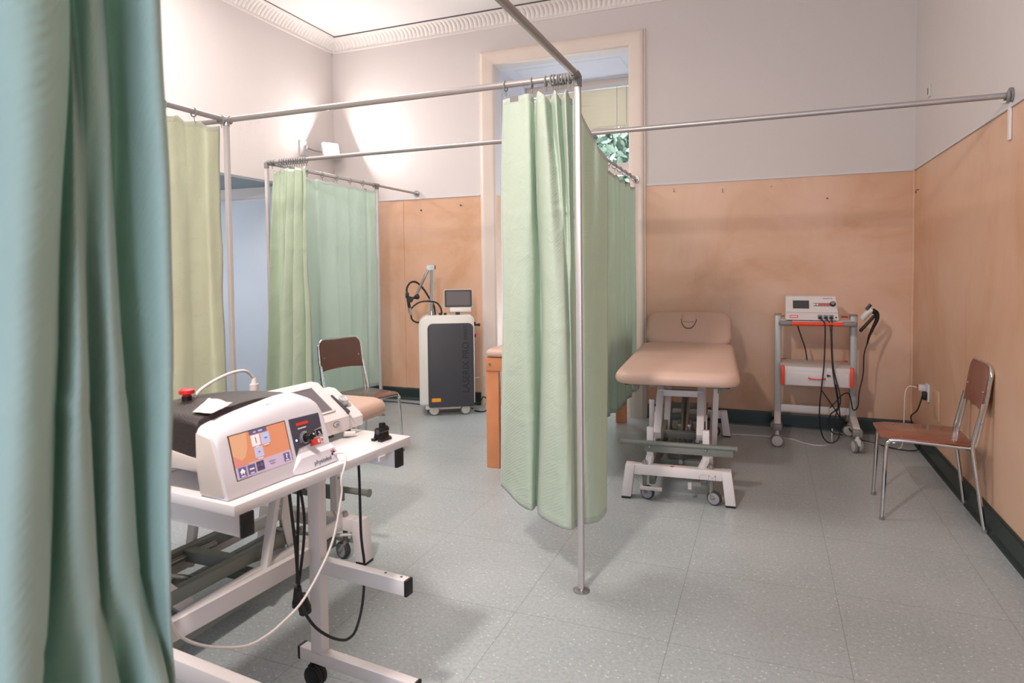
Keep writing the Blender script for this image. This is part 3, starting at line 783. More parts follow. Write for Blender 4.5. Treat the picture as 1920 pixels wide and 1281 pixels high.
def make_bed(name, label, loc, rz, with_logo=True):
    t = thing(name, label, 'treatment table', loc, rz)
    for sy in (-1, 1):
        y = .8*sy; beam = MB()
        beam.box((0, y, .178), (.50, .06, .058), bev=.003)
        for sx in (-1, 1):
            poly = [(sx*.245, .208), (sx*.30, .208), (sx*.325, .012), (sx*.268, .012), (sx*.252, .15)]
            if sx < 0: poly = poly[::-1]
            beam.prism(poly, T(0, y+.034, 0) @ R(radians(90), 0, 0), .068, bev=.003)
        beam.build('base_frame', 'whitemetal', t)
    pd = MB()
    for sy in (-1, 1):
        for sx in (-1, 1):
            pd.box((sx*.297, .8*sy, .006), (.055, .066, .012), bev=.002)
    build_each(pd, 'foot_pad', 'black', t)
    if with_logo:
        text_mesh('CM', .062, 'lettering', 'text_navy', t, T(.17, -.8305, .158) @ R(radians(90), 0, 0), depth=.0005, sx=1.15, thin=-.0025)
        tb_ = MB(); tb_.box((-.03, -.815, .209), (.022, .012, .003)); tb_.build('red_green_mark', 'redplastic', t)
    kn = MB()
    for sy in (-1, 1):
        for sx in (-1, 1):
            x = sx*.19; y = .8*sy
            kn.lathe([(.014, .206), (.014, .228), (.009, .229), (.009, .234)], T(x, y, 0))
            caster(t, x, y, .15, .041, (.3, 1, 0), fork='greymetal')
    build_each(kn, 'levelling_knob', 'steel', t)
    # long grey rails and cross members
    g = MB()
    for sx in (-1, 1):
        g.bar((sx*.15, -.76, .10), (sx*.15, .78, .10), .035, .05)
        g.bar((sx*.135, -.45, .235), (sx*.135, .72, .262), .035, .05)
    for y, z in ((-.18, .24), (.30, .252), (.68, .26)): g.box((0, y, z), (.26, .05, .045), bev=.002)
    for y in (-.35, .45): g.box((0, y, .10), (.32, .05, .04), bev=.002)
    g.box((0, .25, .13), (.10, .5, .07), bev=.01)
    g.build('lower_rails', 'greymetal', t)
    wr_ = MB()
    for sx in (-1, 1): wr_.bar((sx*.185, -.77, .178), (sx*.185, .77, .178), .028, .052)
    build_each(wr_, 'side_rail', 'whitemetal', t)
    pl = MB()
    for sx in (-1, 1):
        pl.prism([(-.48, .195), (-.445, .19), (-.405, .34), (-.42, .44), (-.455, .44), (-.485, .32)], T(sx*.158-.004, 0, 0) @ R(radians(90), 0, radians(90)), .008, bev=.001)
    build_each(pl, 'link_plate', 'whitemetal', t)
    gb_ = MB(); gb_.cyl((.10, -.30, .235), (.11, .25, .25), .013); gb_.cyl((.10, -.05, .24), (.103, .06, .245), .019); gb_.build('gas_spring', 'steel', t)
    # treadle bars under the front beam
    tr = MB(); tr.tube([(-.2, -.83, .075), (-.24, -.79, .13), (-.12, -.72, .13), (.20, -.72, .13)], .008, sm=1)
    tr.box((-.15, -.84, .075), (.13, .02, .02), bev=.004); tr.box((.07, -.80, .10), (.02, .02, .04))
    tr.build('treadle', 'beigemetal', t)
    # uprights carrying the foot rail
    for sx in (-1, 1):
        up = MB()
        up.bar((sx*.15-.02, -.79, .19), (sx*.16, -.77, .25), .038, .03)
        up.bar((sx*.16, -.77, .24), (sx*.16, -.77, .425), .038, .03)
        up.build('upright', 'whitemetal', t)
    up = MB()
    up.bar((.20, -.25, .14), (.215, -.35, .60), .034, .028); up.bar((-.20, -.25, .14), (-.19, -.35, .50), .034, .028)
    build_each(up, 'upright', 'whitemetal', t)
    ft = MB(); ft.cyl((-.33, -.80, .335), (.33, -.80, .335), .015, seg=16); ft.box((.06, -.797, .305), (.50, .014, .045), bev=.002)
    for sx in (-1, 1): ft.cyl((sx*.333, -.80, .335), (sx*.325, -.80, .335), .019)
    ft.build('foot_rail', 'greymetal', t)
    bt = MB()
    for sx in (-1, 1): bt.sph((sx*.16, -.807, .315), .008); bt.cyl((sx*.182-.0, -.77, .40), (sx*.14, -.77, .40), .006)
    build_each(bt, 'bolt', 'steel', t)
    # lifting arms
    ar = MB()
    for sx in (-1, 1):
        ar.bar((sx*.125, -.70, .36), (sx*.125, -.30, .685), .042, .055)
        ar.bar((sx*.125, .05, .18), (sx*.125, .50, .685), .042, .055)
    build_each(ar, 'lifting_arm', 'whitemetal', t)
    build_each(MB().box((0, -.44, .575), (.27, .045, .04), bev=.003).box((0, .28, .44), (.25, .045, .04), bev=.003), 'cross_bar', 'whitemetal', t)
    mo = MB(); mo.cyl((0, -.1, .17), (0, .35, .42), .03); mo.cyl((0, -.45, .13), (0, -.1, .17), .014); mo.box((0, .1, .22), (.1, .16, .09), bev=.01)
    mo.build('lift_motor', 'steel', t)
    # top frame
    tf = MB()
    for sx in (-1, 1): tf.bar((sx*.14, -.82, .692), (sx*.14, .50, .692), .04, .025)
    for y in (-.75, -.3, .45): tf.box((0, y, .692), (.52, .04, .024), bev=.002)
    tf.build('top_frame', 'whitemetal', t)
    bb = MB()
    for sx in (-1, 1): bb.box((sx*.24, -.78, .675), (.03, .05, .05), bev=.004)
    build_each(bb, 'socket_block', 'greymetal', t)
    bd = MB(); bd.box((0, -.22, .706), (.58, 1.40, .012), bev=.003); bd.build('base_board', 'blackgloss', t)
    cushion('seat_cushion', .345, -1.0, .555, .79, .078, .10, 'tan', t)
    # raised head section with face opening insert
    hd = bpy.data.objects.new('head_section', None); COL.objects.link(hd); hd.parent = t
    hd.location = (0, .565, .775); hd.rotation_euler = (radians(31), 0, 0)
    cushion('head_cushion', .335, .0, .44, .02, .07, .115, 'tan', hd)
    ins = MB()
    ins.loft([[Vector((px, .27+py, z)) for px, py in pts] for z, pts in
              ((.012, [(.055, .09), (-.055, .09), (-.052, .0), (-.04, -.05), (-.02, -.085), (.02, -.085), (.04, -.05), (.052, .0)]),
               (.024, [(.055, .09), (-.055, .09), (-.052, .0), (-.04, -.05), (-.02, -.085), (.02, -.085), (.04, -.05), (.052, .0)]),
               (.030, [(.045, .08), (-.045, .08), (-.042, .0), (-.03, -.045), (-.014, -.075), (.014, -.075), (.03, -.045), (.042, .0)]))])
    ins.build('face_plug', 'tan', hd, ang=30)
    sm_ = MB()
    sm_.tube([(.060, .30, .0215), (.057, .27, .0215), (.045, .22, .0215), (.022, .180, .0215), (-.022, .180, .0215), (-.045, .22, .0215), (-.057, .27, .0215), (-.060, .30, .0215)], .0026, seg=6)
    sm_.tube([(-.04, .255, .0305), (0, .248, .0305), (.04, .255, .0305)], .0016, seg=6)
    sm_.build('seam', 'darkgrey', hd)
    return t
bedR = make_bed('treatment_table', 'tan padded treatment table with a raised headrest, standing by the peach back wall', (-.545, 4.63, 0), radians(4))
bedL = copy_tree(bedR)
tag(bedL, 'tan padded treatment table half hidden under and behind the device table', 'treatment table')
bedL.location = (-2.065, 1.72, 0); bedL.rotation_euler = (0, 0, pi)
for ch in bedL.children:
    if ch.name.split('.')[0] in ('seat_cushion', 'base_board', 'top_frame', 'socket_block', 'head_section'): ch.location.z -= .035

# ------------------------------------------------------------------ wooden massage table
wt = thing('massage_table', 'wooden massage table with tan pad, mostly hidden behind the middle curtain', 'massage table', (-1.485, 4.85, 0))
cushion('cushion', .322, -.83, .80, .835, .062, .03, 'tan', wt)
for sx in (-1, 1):
    for sy in (-1, 1):
        b = MB(); b.box((sx*.279, sy*.785, .34), (.095, .035, .68), bev=.003); b.box((sx*.24, sy*.755, .34), (.004, .004, .6))
        b.build('leg', 'wood', wt)
b = MB()
for sy in (-1, 1): b.box((0, sy*.80, .725), (.645, .03, .092), bev=.003)
for sx in (-1, 1): b.box((sx*.309, 0, .725), (.03, 1.62, .092), bev=.003)
b.build('apron', 'wood', wt)
b = MB(); b.box((0, .6, .45), (.56, .03, .05), bev=.002); b.box((0, -.77, .48), (.5, .022, .03), bev=.002); b.build('stretcher', 'wood', wt)
b = MB()
for sx in (-1, 1): b.cyl((sx*.29, -.815, .725), (sx*.29, -.822, .725), .009)
build_each(b, 'bolt', 'steel', wt)

# ------------------------------------------------------------------ school type chairs
def make_chair(name, label, loc, rz, lam, lean=.10):
    # faces local -y ; origin on floor below the seat centre
    t = thing(name, label, 'chair', loc, rz)
    r = .0105
    w = .195
    for sx in (-1, 1):
        fr_ = MB()
        # front leg -> seat rail -> up the back (one bent tube per side)
        fr_.tube([(sx*(w+.012), -.215, .0), (sx*(w+.006), -.205, .2), (sx*w, -.195, .39), (sx*w, -.182, .425), (sx*w, -.15, .438), (sx*w, .0, .434), (sx*w, .16, .425), (sx*w, .195, .432), (sx*w, .212, .47), (sx*w, .245, .66), (sx*(w-.002), .262, .78)], r, sm=5)
        fr_.build('side_frame', 'chrome', t)
        lg = MB(); lg.tube([(sx*(w+.022), .245, 0), (sx*(w+.0145), .2265, .14), (sx*(w+.011), .208, .28), (sx*(w+.008), .192, .40), (sx*(w+.006), .190, .435), (sx*(w+.005), .197, .48), (sx*(w+.004), .222, .60), (sx*(w+.002), .235, .66)], r, sm=5)
        lg.build('leg', 'chrome', t)
        ft = MB(); ft.cyl((sx*(w+.012), -.215, 0), (sx*(w+.012), -.214, .018), .0125); ft.cyl((sx*(w+.022), .245, 0), (sx*(w+.0215), .243, .018), .0125)
        build_each(ft, 'foot_cap', 'greyplastic', t)
    tp = MB(); tp.tube([(-w+.002, .262, .775), (-w+.004, .268, .815), (-w+.03, .272, .845), (-w+.06, .273, .852), (0, .273, .853), (w-.06, .273, .852), (w-.03, .272, .845), (w-.004, .268, .815), (w-.002, .262, .775)], r, sm=5)
    tp.build('top_rail', 'chrome', t)
    st = MB(); st.cyl((-w, -.16, .425), (w, -.16, .425), .007); st.cyl((-w, .12, .418), (w, .12, .418), .007); build_each(st, 'cross_rail', 'chrome', t)
    # seat board: tapered with cut front corners, slightly dished
    sb = MB(); pts = [(-.20, .20), (.20, .20), (.205, .0), (.205, -.16), (.16, -.225), (-.16, -.225), (-.205, -.16), (-.205, .0)]
    sb.prism(pts, T(0, 0, .438) @ R(0, 0, 0), .011, bev=.004)
    sb.build('seat', lam, t)
    bk = MB()
    n = 26; secs = []; hw = .186
    for i in range(n+1):
        th = pi*i/n; x = -hw*cos(th); bow = .006*(1-(x/hw)**2)
        zlo = .618+.012*(1-(x/hw)**2); zhi = .846; rc = .055
        e = hw-abs(x)
        if e < rc: zhi -= rc*(1-math.sqrt(max(0, 1-(1-e/rc)**2)))
        sec = []
        yb = lambda z: .226+.03*(z-.62)/.21+bow
        m_ = 5
        for k in range(m_+1):
            z = zlo+(zhi-zlo)*k/m_; sec.append(Vector((x, yb(z), z)))
        for k in range(m_, -1, -1):
            z = zlo+(zhi-zlo)*k/m_; sec.append(Vector((x, yb(z)+.010, z)))
        secs.append(sec)
    bk.loft(secs); bk.build('backrest', lam, t)
    sc = MB()
    for sx in (-1, 1):
        sc.sph((sx*.160, .240, .715), .006, seg=10)
        sc.sph((sx*.165, -.12, .449), .006, (1, 1, .4), seg=10); sc.sph((sx*.165, .12, .449), .006, (1, 1, .4), seg=10)
        sc.cyl((sx*(w+.004), .226, .56), (sx*(w+.017), .226, .56), .006, seg=8); sc.cyl((sx*(w+.004), .25, .70), (sx*(w+.014), .25, .70), .006, seg=8)
    build_each(sc, 'screw', 'steel', t)
    return t
# right chair faces left (-x) with its back to the right wall
make_chair('chair', 'brown laminate chair with chrome legs against the right wall', (.800, 4.125, 0), radians(-90)+radians(-2), 'laminate')
make_chair('chair', 'dark brown laminate chair with chrome frame behind the device table, before a curtain', (-2.850, 4.075, 0), radians(90)-radians(17), 'laminate2')

# ------------------------------------------------------------------ trolley by the back wall
tx, ty = .345, 5.55
tr = thing('equipment_trolley', 'silver grey wheeled trolley with orange trim and drawer by the back wall', 'trolley', (tx, ty, 0))
for sx in (-1, 1):
    b = MB(); b.box((sx*.268, .0, .57), (.05, .06, .84), bev=.008); b.build('column', 'trolleygrey', tr)
    b = MB(); b.box((sx*.268, 0, .993), (.054, .064, .012), bev=.003); b.build('column_cap', 'greyplastic', tr)
    ft = MB()
    ft.bar((sx*.268, -.02, .20), (sx*.272, -.26, .145), .05, .045, .008); ft.bar((sx*.268, .02, .20), (sx*.272, .24, .145), .05, .045, .008)
    ft.build('base_foot', 'trolleywhite', tr)
    sh = MB()
    sh.box((sx*.273, -.25, .142), (.07, .07, .055), bev=.012); sh.box((sx*.273, .235, .142), (.07, .06, .05), bev=.012)
    build_each(sh, 'foot_shell', 'greyplastic', tr)
    for y, ax in ((-.27, (0, 1, 0) if sx < 0 else (1, .25, 0)), (.24, (.2, 1, 0))):
        a = Vector(ax).normalized(); x = sx*.273
        c = MB(); c.cyl((x, y, .09), (x, y, .13), .014); c.box((x, y, .075), (.03 if abs(a.y) > .5 else .04, .04, .05), bev=.006)
        cc_ = c.build('caster', 'trolleywhite', tr)
        for s in (-1, 1): wheel(cc_, Vector((x, y, .047))+a*.022*s, a, .047, .017, 'greyplastic', 'wheelcream')
b = MB(); b.box((0, .0, .247), (.49, .035, .055), bev=.004); b.build('lower_crossbar', 'trolleywhite', tr)
# top tray
b = MB(); b.box((0, -.02, .95), (.50, .44, .022), bev=.006); b.box((0, -.235, .945), (.42, .02, .03), bev=.006); b.build('top_shelf', 'trolleywhite', tr)
b = MB()
for sx in (-1, 1): b.box((sx*.215, -.25, .943), (.10, .045, .038), bev=.014, seg=3)
build_each(b, 'handle_mount', 'greyplastic', tr)
MB().cyl((-.175, -.262, .942), (.175, -.262, .942), .0155, seg=16).build('front_handle', 'orangeplastic', tr)
b = MB()
for sx in (-1, 1): b.box((sx*.225, .19, .968), (.05, .02, .012), bev=.003); b.box((sx*.225, .17, .612), (.05, .02, .012), bev=.003)
build_each(b, 'orange_clip', 'orangeplastic', tr)
# drawer cabinet
b = MB(); b.box((0, -.03, .54), (.485, .42, .145), bev=.004); b.box((0, -.02, .603), (.50, .42, .014), bev=.003); cab = b.build('drawer_cabinet', 'trolleywhite', tr)
dr = MB().box((0, -.246, .527), (.43, .014, .108), bev=.003).build('drawer', 'trolleywhite', tr)
MB().tube([(-.055, -.255, .535), (-.05, -.272, .531), (0, -.278, .529), (.05, -.272, .531), (.055, -.255, .535)], .005, seg=8).build('handle', 'orangeplastic', dr)
MB().cyl((.075, -.255, .557), (.075, -.262, .557), .010).box((.082, -.264, .557), (.018, .008, .01)).build('lock', 'darkgrey', dr)
b = MB()
for sx in (-1, 1): b.box((sx*.236, -.235, .545), (.026, .045, .148), bev=.006)
build_each(b, 'corner_trim', 'orangeplastic', tr)

# electrotherapy unit on the trolley
dv = thing('therapy_device', 'white therapy device with dark screen and round knob on top of the trolley', 'medical device', (tx-.035, ty-.08, .962))
prof = [(-.155, .006), (-.155, .062), (-.150, .066), (-.095, .178), (-.085, .184), (.10, .184), (.12, .17), (.12, .006)]
sh = MB(); secs = []
for x in (-.183, -.180, .180, .183):
    ins = .003 if abs(x) > .181 else 0
    secs.append([Vector((x*(1-.0)-(0 if x < 0 else (z*.10)), y+(ins if y < 0 else -ins), z-(ins if z > .1 else 0)+.0)) for y, z in prof])
sh.loft(secs); sh.build('housing', 'trolleywhite', dv, ang=30)
MB().box((0, -.02, .003), (.33, .24, .006)).build('rubber_base', 'black', dv)
fa = math.atan2(.112, .055)   # slope of the face
def face(u, v, off=.001):      # u across, v up the face from the fold
    return T(u, -.150, .066) @ R(fa, 0, 0) @ T(0, v, off)
MB().box((0, 0, 0), (.112, .066, .003)).build('screen', 'screen_dark', dv).matrix_local = face(-.075, .062)
o = MB().box((0, 0, 0), (.118, .026, .002)).build('button_panel', 'greyplastic', dv); o.matrix_local = face(.07, .062)
b = MB()
for x in (-.012, .014, .04): b.box((x, 0, .0015), (.014, .020, .002), bev=.0005)
o = b.build('red_button', 'redpaint', dv); o.matrix_local = face(.07, .062)
b = MB()
for x in (-.052, -.032): b.cyl((x, 0, 0), (x, 0, .003), .006)
o = b.build('white_button', 'whiteprint', dv); o.matrix_local = face(.07, .062)
o = MB().lathe([(.020, 0), (.020, .010), (.017, .02), (.015, .022)]).build('knob', 'blackgloss', dv); o.matrix_local = face(.142, .066)
MB().lathe([(.0, .022), (.014, .022), (.013, .024), (0, .0245)]).build('knob_cap', 'greyplastic', o)
b = MB(); b.box((0, 0, 0), (.36, .001, .002)); b.build('seam', 'greyplastic', dv).matrix_local = T(-.0, -.1555, .063)
o = MB().box((-.125, -.1558, .032), (.058, .002, .020)).build('red_label', 'redpaint', dv)
MB().box((-.125, -.157, .032), (.045, .001, .007)).build('label_text_line', 'whiteprint', o)
o = MB().box((0, 0, 0), (.045, .003, .001)).build('logo_word', 'text_dark', dv); o.matrix_local = face(.10, .112)
b = MB(); b.cyl((0, 0, 0), (0, 0, .001), .004); b.cyl((.006, -.003, 0), (.006, -.003, .001), .003)
o = b.build('logo_dots', 'redpaint', dv); o.matrix_local = face(.132, .113)
b = MB()
for x in (.055, .093, .130): b.box((x, -.156, .032), (.032, .003, .032), bev=.002)
build_each(b, 'socket_plate', 'greyplastic', dv)
b = MB()
for x in (.055, .093, .130): b.cyl((x, -.155, .028), (x, -.178, .024), .010, seg=12)
build_each(b, 'cable_plug', 'black', dv)
b = MB(); b.cyl((.162, -.155, .03), (.162, -.159, .03), .006); b.build('power_button', 'darkgrey', dv)
# cables
def cable(name, label, pts, r, mat, parent_loc=None, sm=7, cat='cable'):
    P0 = Vector(pts[0])
    t = MB().tube([Vector(p)-P0 for p in pts], r, seg=8, sm=sm).build(name, mat)
    t.location = P0
    return tag(t, label, cat)
dvx, dvy = tx-.035, ty-.08
cable('cable', 'black cable from the left socket of the therapy device hanging to the trolley base', [(dvx+.055, dvy-.178, .985), (dvx+.075, dvy-.19, .965), (.395, 5.262, .93), (.395, 5.262, .80), (.388, 5.25, .62), (.372, 5.25, .45), (.362, 5.26, .28), (.380, 5.28, .12), (.43, 5.29, .055), (.49, 5.30, .085), (.505, 5.30, .2), (.49, 5.28, .36), (.47, 5.26, .5)], .0048, 'black')
cable('cable', 'black cable from the middle socket of the therapy device, looping beside the drawer', [(dvx+.093, dvy-.178, .985), (dvx+.115, dvy-.19, .95), (.435, 5.262, .86), (.447, 5.26, .62), (.475, 5.25, .42), (.485, 5.26, .33), (.44, 5.29, .27), (.43, 5.30, .2), (.455, 5.30, .13), (.52, 5.30, .12)], .0048, 'black')
cable('cable', 'black cable from the right socket of the therapy device down to a loose end', [(dvx+.130, dvy-.178, .985), (dvx+.133, dvy-.19, .95), (.44, 5.25, .86), (.452, 5.245, .62), (.50, 5.245, .40), (.475, 5.26, .29), (.465, 5.27, .22), (.48, 5.28, .17), (.52, 5.29, .14)], .0048, 'black')
cable('cable', 'thin black cable behind the trolley between the top shelf and the drawer', [(.22, 5.62, .93), (.235, 5.63, .86), (.28, 5.64, .72), (.295, 5.64, .62)], .0048, 'black')
# hand probe clipped on the right column
hp = thing('hand_probe', 'black pistol shaped hand probe hanging on the right side of the trolley', 'probe', (tx+.30, ty-.04, .97))
b = MB(); b.tube([(.02, -.01, .0), (.055, -.02, .045), (.085, -.02, .07)], .022, seg=14, sm=3); b.build('probe_head', 'trolleywhite', hp)
b = MB(); b.cyl((.045, -.03, .072), (.075, -.035, .112), .012); b.build('probe_button', 'darkgrey', hp)
b = MB(); b.tube([(.085, -.02, .065), (.115, -.02, .045), (.118, -.02, .0), (.095, -.02, -.06), (.068, -.02, -.13), (.055, -.02, -.19)], .019, seg=12, sm=4, taper=lambda k: 1.1-.8*k); b.build('probe_grip', 'blackgloss', hp)
b = MB(); b.bar((.105, -.02, .03), (.005, -.02, -.095), .026, .022, .005); b.build('probe_cradle', 'black', hp)
cable('cable', 'black probe cable hanging right of the trolley and looping to its base', [(tx+.355, ty-.06, .785), (tx+.335, ty-.06, .70), (tx+.33, ty-.06, .55), (tx+.30, ty-.10, .42), (tx+.285, ty-.16, .32), (tx+.25, ty-.2, .30), (tx+.235, ty-.22, .36), (tx+.215, ty-.24, .43), (tx+.17, ty-.26, .42), (tx+.12, ty-.27, .36), (tx+.09, ty-.27, .32)], .0045, 'black')
cable('cable', 'black cable crossing from the drawer to the right column of the trolley', [(tx+.03, ty-.27, .45), (tx+.09, ty-.275, .36), (tx+.14, ty-.275, .28), (tx+.175, ty-.27, .21), (tx+.20, ty-.25, .19)], .0045, 'black')
cable('power_cable', 'pale grey cable lying on the floor under the trolley along the back wall', [(-.55, 5.46, .008), (-.15, 5.52, .007), (.15, 5.52, .006), (.28, 5.40, .006), (.38, 5.38, .006), (.46, 5.46, .006), (.47, 5.55, .03), (.475, 5.57, .10)], .0045, 'whitecable')
cable('power_cable', 'black power cable from trolley along the floor to the right wall socket', [(.60, 5.66, .09), (.66, 5.64, .02), (.76, 5.58, .007), (.88, 5.47, .007), (.99, 5.44, .007), (1.03, 5.40, .05), (.985, 5.36, .20), (.965, 5.345, .28), (1.0, 5.33, .33), (1.02, 5.32, .40), (1.027, 5.322, .435)], .005, 'black')
cable('power_cable', 'thin white cable from the wall socket down to the floor', [(1.012, 5.40, .485), (.97, 5.43, .485), (.945, 5.44, .44), (.94, 5.44, .30), (.935, 5.44, .12), (.92, 5.45, .02), (.85, 5.50, .005), (.70, 5.62, .005)], .0035, 'whitecable')

# wall fittings, right corner
so_ = thing('wall_socket', 'white wall socket with two plugs low on the right wall', 'socket', (XR, 5.352, .46))
MB().box((-.008, 0, 0), (.016, .085, .125), bev=.004).build('socket_plate', 'trim', so_)
b = MB(); b.box((-.032, .045, .025), (.05, .05, .045), bev=.008); b.build('white_plug', 'trim', so_)
MB().box((-.058, .052, .028), (.008, .03, .03)).build('red_mark', 'redplastic', so_)
MB().box((-.030, -.025, -.02), (.03, .04, .06), bev=.008).build('black_plug', 'black', so_)
bp_ = MB().box((-.003, 0, 0), (.006, .135, .20), bev=.002).build('blank_cover_plate', 'orange'); bp_.location = (XR, 5.10, .42)
tag(bp_, 'peach painted blank cover plate beside the wall socket', 'cover plate')
b = MB().box((0, 0, 0), (.008, .075, .085), bev=.002); ps = b.build('switch_plate', 'casing2'); ps.location = (XR-.004, 5.45, 2.62)
tag(ps, 'small worn switch plate high on the right wall above the rail', 'switch plate')
MB().box((-.005, .012, .0), (.003, .01, .05)).build('slot', 'darkgrey', ps)
for i, (x, z, lab) in enumerate(((-.781, 2.069, 'metal wall hook nearest the window casing'), (-.368, 2.042, 'metal wall hook, second from the window casing'), (.024, 2.052, 'small nail above the middle of the right peach wall'), (.453, 1.931, 'dark wall plug hole cap, lowest in the row left of the corner'))):
    b = MB()
    if i < 2: b.tube([(0, 0, .012), (0, -.014, .01), (0, -.022, -.006), (0, -.014, -.018), (0, -.004, -.014)], .0028, seg=6)
    else: b.cyl((0, 0, 0), (0, -.012, 0), .006 if i == 3 else .004, seg=10)
    h_ = b.build('wall_hook' if i < 2 else 'nail', 'steel' if i < 2 else 'darkgrey'); h_.location = (x, D, z); tag(h_, lab, 'hook' if i < 2 else 'nail')
for (x, z, lab) in ((-3.36, 2.00, 'dark screw in the peach wall above the laser arm'), (-2.90, 2.03, 'dark screw in the peach wall nearest the left casing')):
    b = MB().cyl((0, 0, 0), (0, -.010, 0), .008, seg=10); h_ = b.build('screw', 'darkgrey'); h_.location = (x, D, z); tag(h_, lab, 'screw')
b = MB().tube([(0, 0, .012), (-.014, 0, .008), (-.022, 0, -.006), (-.016, 0, -.016)], .003, seg=6); h_ = b.build('wall_hook', 'black'); h_.location = (XR, 5.76, 1.94)
tag(h_, 'black wall hook on the right wall near the corner', 'hook')

# ------------------------------------------------------------------ laser machine
lz = thing('laser_machine', 'white wheeled laser machine with charcoal front panel and small screen', 'medical machine', (-2.875, 5.50, 0), radians(30))
LW, LD = .52, .30
b = MB()
def lprof(w, h0, h1, r1, r2, n=6):
    pts = []
    for (cx, cy, r, a0) in ((w/2-r2, h1-r2, r2, 0), (-w/2+r1, h1-r1, r1, 90), (-w/2+.02, h0+.02, .02, 180), (w/2-.02, h0+.02, .02, 270)):
        for k in range(n+1):
            a = radians(a0+90*k/n); pts.append((cx+r*cos(a), cy+r*sin(a)))
    return pts
secs = []
for y, ins in ((-LD/2, .008), (-LD/2+.008, 0), (LD/2-.01, 0), (LD/2, .01)):
    secs.append([Vector((x*(1-ins*2/LW), y, .51+(z-.51)*(1-ins*2/.84))) for x, z in lprof(LW, .105, .945, .10, .045)])
b.loft(secs); b.build('cabinet', 'lbody', lz, ang=50)
b = MB(); b.prism(lprof(.43, .085, .875, .05, .05), T(.036, -LD/2-.002, 0) @ R(radians(90), 0, 0), .008, bev=.001)
o = b.build('front_panel', 'lpanel', lz, ang=30)
text_mesh('LASERIX PRO', .088, 'lettering', 'text_dark', o, T(.178, -LD/2-.0105, .455) @ R(radians(90), 0, 0) @ R(0, 0, radians(90)), depth=.0004, sx=.93)
text_mesh('SMART', .048, 'lettering', 'text_dark', o, T(.178, -LD/2-.0105, .785) @ R(radians(90), 0, 0) @ R(0, 0, radians(90)), depth=.0004, sx=.9)
MB().box((-.105, -LD/2-.0108, .155), (.085, .001, .034)).build('warning_label', 'yellow', o)
b = MB()
for i in range(40): b.box((.260, -.06, .18+i*.016), (.004, .16, .005))
b.build('side_vent', 'darkgrey', lz, smooth=False)
b = MB(); b.box((.0, 0, .083), (.42, .26, .05), bev=.015); b.build('undercarriage', 'lbody', lz)
for (x, y, ax) in ((-.125, -.10, (.1, 1, 0)), (.17, -.10, (-.3, 1, 0)), (-.18, .09, (1, .2, 0)), (.18, .09, (.5, 1, 0))):
    c = MB(); c.cyl((x, y, .06), (x, y, .10), .012); c.box((x, y+.01, .055), (.03, .03, .03), bev=.008)
    cc_ = c.build('caster', 'darkgrey', lz)
    wheel(cc_, (x, y-.012, .052), ax, .052, .026, 'greyplastic', 'wheelcream')
# monitor
mn = bpy.data.objects.new('monitor', None); COL.objects.link(mn); mn.parent = lz; mn.location = (.12, -.03, 1.10); mn.rotation_euler = (radians(-8), 0, 0)
b = MB(); b.prism(rrect(.270, .175, .010), T(0, .012, 0) @ R(radians(90), 0, 0), .026, bev=.002); b.build('monitor_shell', 'lbody', mn)
MB().prism(rrect(.262, .166, .012), T(0, -.0142, .0) @ R(radians(90), 0, 0), .002).build('bezel', 'darkgrey', mn)
MB().box((0, -.0168, .002), (.222, .001, .130)).build('screen', 'screen_grey', mn)
b = MB(); b.box((.02, .002, -.105), (.20, .035, .045), bev=.004); b.build('monitor_base', 'lbody', mn)
MB().box((.115, -.01, .96), (.04, .04, .05), bev=.005).build('monitor_neck', 'darkgrey', lz)
# articulated arm
b = MB(); b.cyl((-.135, 0, .935), (-.135, 0, .985), .034, .026); b.cyl((-.135, 0, .96), (-.128, 0, 1.385), .0165); b.build('arm_post', 'steel', lz)
b = MB(); b.cyl((-.128, -.025, 1.40), (-.128, .03, 1.40), .026); b.tube([(-.150, -.03, 1.395), (-.20, -.03, 1.30), (-.262, -.02, 1.17), (-.275, -.02, 1.145)], .013, sm=3); b.cyl((-.150, -.045, 1.40), (-.150, -.015, 1.40), .026); b.build('arm_link', 'steel', lz)
MB().cyl((-.100, -.01, 1.402), (-.09, -.01, 1.402), .018).build('arm_cap', 'black', lz)
b = MB(); b.sph((-.27, -.03, 1.125), .026); b.cyl((-.27, -.03, 1.125), (-.335, -.03, 1.105), .013); b.cyl((-.335, -.05, 1.10), (-.335, -.01, 1.10), .030)
b.tube([(-.360, -.03, 1.155), (-.352, -.03, 1.09), (-.342, -.03, 1.02)], .0155, sm=2); b.box((-.36, -.03, 1.14), (.034, .036, .05), bev=.004); b.build('handpiece', 'black', lz)
b = MB(); b.cyl((-.342, -.03, 1.02), (-.336, -.03, .98), .019); b.cyl((-.336, -.03, .98), (-.325, -.03, .955), .016, .010); b.build('handpiece_tip', 'chrome', lz)
b = MB(); b.tube([(-.362, -.03, 1.15), (-.362, -.03, 1.21), (-.325, -.03, 1.262), (-.27, 0, 1.26), (-.21, 0, 1.20), (-.16, .01, 1.12), (-.11, .02, 1.03), (-.10, .02, .94)], .009, sm=6)
b.build('hose', 'black', lz)
b = MB(); b.tube([(-.335, -.03, .99), (-.31, -.03, 1.03), (-.25, -.02, 1.07), (-.17, -.02, 1.08), (-.09, 0, 1.065), (-.05, 0, 1.02), (-.035, 0, .96)], .008, sm=6)
b.tube([(-.33, -.03, .96), (-.32, -.02, .91), (-.28, 0, .88), (-.22, .02, .875)], .008, sm=6)
b.build('hose', 'black', lz)
b = MB(); b.cyl((-.05, 0, .945), (-.05, 0, .965), .016); b.cyl((-.005, 0, .945), (-.005, 0, .963), .014); b.build('hose_fitting', 'black', lz)
